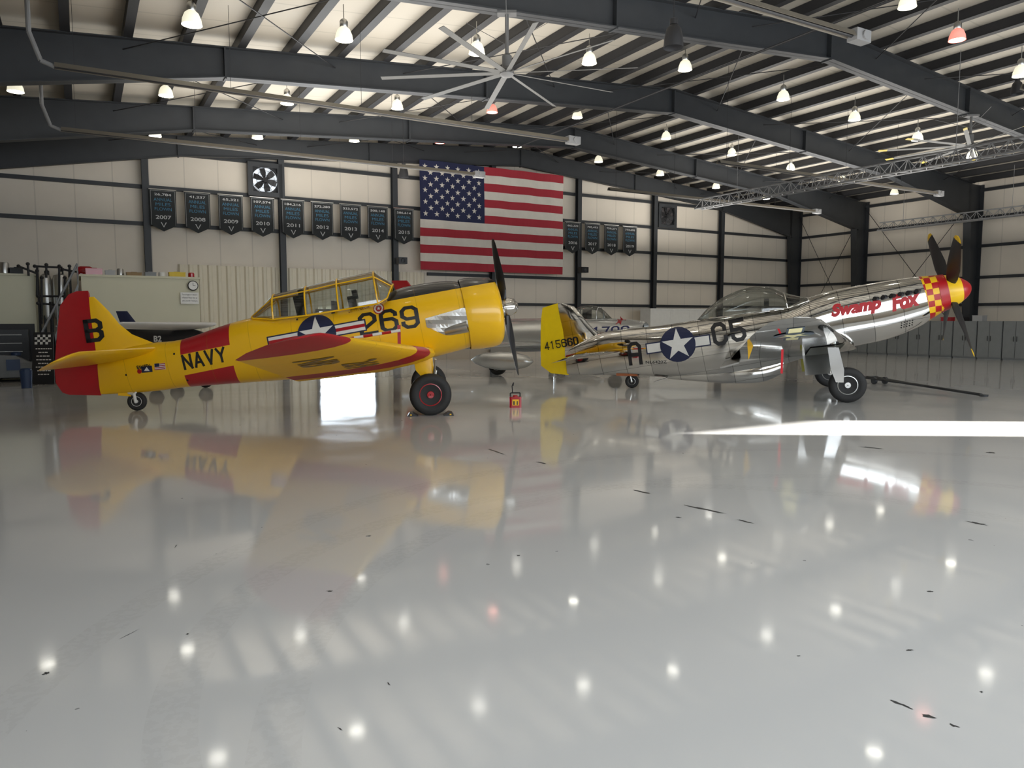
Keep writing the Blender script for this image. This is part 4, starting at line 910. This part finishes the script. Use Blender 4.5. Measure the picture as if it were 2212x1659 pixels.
for sg_ in(-1,1):
    a=J.loc(1018,777,-2.6);b_=J.loc(1152,775,-2.6); zc=a[1]; Ln=b_[0]-a[0]
    m=MB(); m.lathe([(.01,0),(.12,Ln*.08),(.22,Ln*.25),(.27,Ln*.5),(.25,Ln*.72),(.16,Ln*.9),(.06,Ln*.98),(.01,Ln)],(a[0],2.6*sg_,zc),(1,0,0),20); m.box((a[0]+Ln*.5,2.6*sg_,(zc+zw)/2),(.7,.06,zw-zc)); m.obj('drop_tank',silverpaint,E)
    x,_=J.loc(1075,803,-2.0); wheel(E,(x,2.0*sg_,.3),.3,.18,alum,'main_wheel',24); m=MB(); m.cyl((x,1.85*sg_,.3),(x,1.85*sg_,zw),.05); m.cyl((x,1.85*sg_,.3),(x,2.0*sg_,.3),.04); m.obj('landing_gear_strut',alum,E)
x,_=J.loc(1330,700,0); wheel(E,(x,0,.22),.22,.14,alum,'nose_wheel',24); m=MB(); m.cyl((x,.1,.22),(x,.1,.95),.04); m.cyl((x,0,.22),(x,.1,.22),.03); m.obj('nose_gear_strut',alum,E)
m=MB(); foil(m,[(P3(J,985,692,0),P3(J,880,700,0),.1),(P3(J,905,640,0),P3(J,862,645,0),.08),(P3(J,880,606,0),P3(J,846,606,0),.04)],(0,1,0),'sym'); m.obj('vertical_fin',red,E)
t=P3(J,930,660,0); m=MB(); hf=[(jp(t.x-.9,-1.6,t.z),jp(t.x-1.4,-1.6,t.z),.05),(jp(t.x-.1,0,t.z),jp(t.x-1.2,0,t.z),.09)]; foil(m,hf+mir(hf[:1]),(0,0,1),'sym'); m.obj('tailplane',silverpaint,E)
decal('number_lettering',[(fit_text(J,'1706',1282,725,1356,722,19,-.6,block=.28,gap=.22),0,0)],JB,[mat('navy_print',(.012,.018,.1),.5)],E)
c=J.loc(1334,693,-.5); decal('red_star_emblem',[(star2d(c,.14),0,0)],JB,[red],E)
# =====================================================================  BLACK & WHITE LIGHT PLANE
K=Frame((-8.3,17.6),3)
V=empty('light_airplane',K.o,K.a,'small light airplane with black body and white wings','airplane')
ks=secs(K,[(262,700,263,712,.05),(300,704,302,735,.2),(350,707,352,757,.38),(410,710,412,760,.4),(450,722,452,752,.25),(466,733,467,742,.06)])
m=MB(); m.loft(body_rings(ks,28,2.2)); m.obj('fuselage',black,V); KB=m.bvh()
a1=P3(K,455,700,-.2);a2=P3(K,385,714,-.2); b1=Vector((a1.x-1.5,-1.3,a1.z+.04)); b2=Vector((a2.x-1.2,-1.3,a2.z+.06)); m=MB(); hf=[(b1,b2,.06),(a1,a2,.14)]; foil(m,hf+mir(hf)[::-1],(0,0,1)); m.obj('wing',white,V)
m=MB(); foil(m,[(P3(K,300,704,0),P3(K,262,704,0),.06),(P3(K,275,672,0),P3(K,250,672,0),.04)],(0,1,0),'sym'); m.obj('vertical_fin',navy,V)
decal('fuselage_lettering',[(fit_text(K,'B2',335,738,353,738,13,-.3,.03),0,0)],KB,[white],V)
for dx,dy in ((.55,0),(-.35,-.6),(-.35,.6)):
    x=K.loc(390,740,0)[0]+dx; wheel(V,(x,dy,.17),.17,.1,white,'wheel',20); m=MB(); m.cyl((x,dy+.08,.17),(x-.02,dy*.5,1.0),.025); m.cyl((x,dy,.17),(x,dy+.08,.17),.02); m.obj('landing_gear_strut',alum,V)
# =====================================================================  LIGHT
def area(name,loc,direction,sx,sy,e,col,spread=180):
    l=bpy.data.lights.new(name,'AREA'); l.shape='RECTANGLE'; l.size=sx; l.size_y=sy; l.energy=e; l.color=col; l.spread=radians(spread)
    o=bpy.data.objects.new(name,l); sc.collection.objects.link(o); o.location=loc; o.rotation_euler=Vector(direction).to_track_quat('-Z','Y').to_euler(); return o
area('added_front_fill',W(11,D0+.15,4.1),B.n+Vector((0,0,.1)),26,4.2,2050,(.84,.92,1))  # added cool fill panel before the solid front wall
for i,(s,d,e_) in enumerate(((7,5,240),(24,5,260),(7,13.5,440),(24,13.5,520),(7,20.6,760),(24,20.6,760))): area('added_ceiling_fill',W(s,d,4.9),(0,0,1),8,8,e_,(1,.97,.92))  # added fill panels facing up, no such fixtures in the hangar; soft ceiling bounce
sun=bpy.data.lights.new('sun','SUN'); sun.energy=55; sun.angle=radians(.5); sun.color=(1,.97,.92)
so=bpy.data.objects.new('sun',sun); sc.collection.objects.link(so)
e=radians(14); so.rotation_euler=Vector((-cos(e),.05*cos(e),-sin(e))).to_track_quat('-Z','Y').to_euler()
w=bpy.data.worlds.new('world'); sc.world=w; w.use_nodes=True; bg=w.node_tree.nodes['Background']
sky=w.node_tree.nodes.new('ShaderNodeTexSky'); sky.sky_type='NISHITA'; sky.sun_disc=False; sky.sun_elevation=radians(14)
w.node_tree.links.new(sky.outputs[0],bg.inputs[0]); bg.inputs[1].default_value=.15
cd=bpy.data.cameras.new('camera'); cd.sensor_width=36; cd.lens=36*F/2212; cd.clip_end=200
co=bpy.data.objects.new('camera',cd); sc.collection.objects.link(co); co.location=CAM; co.rotation_euler=(pi/2-TH,0,0); sc.camera=co
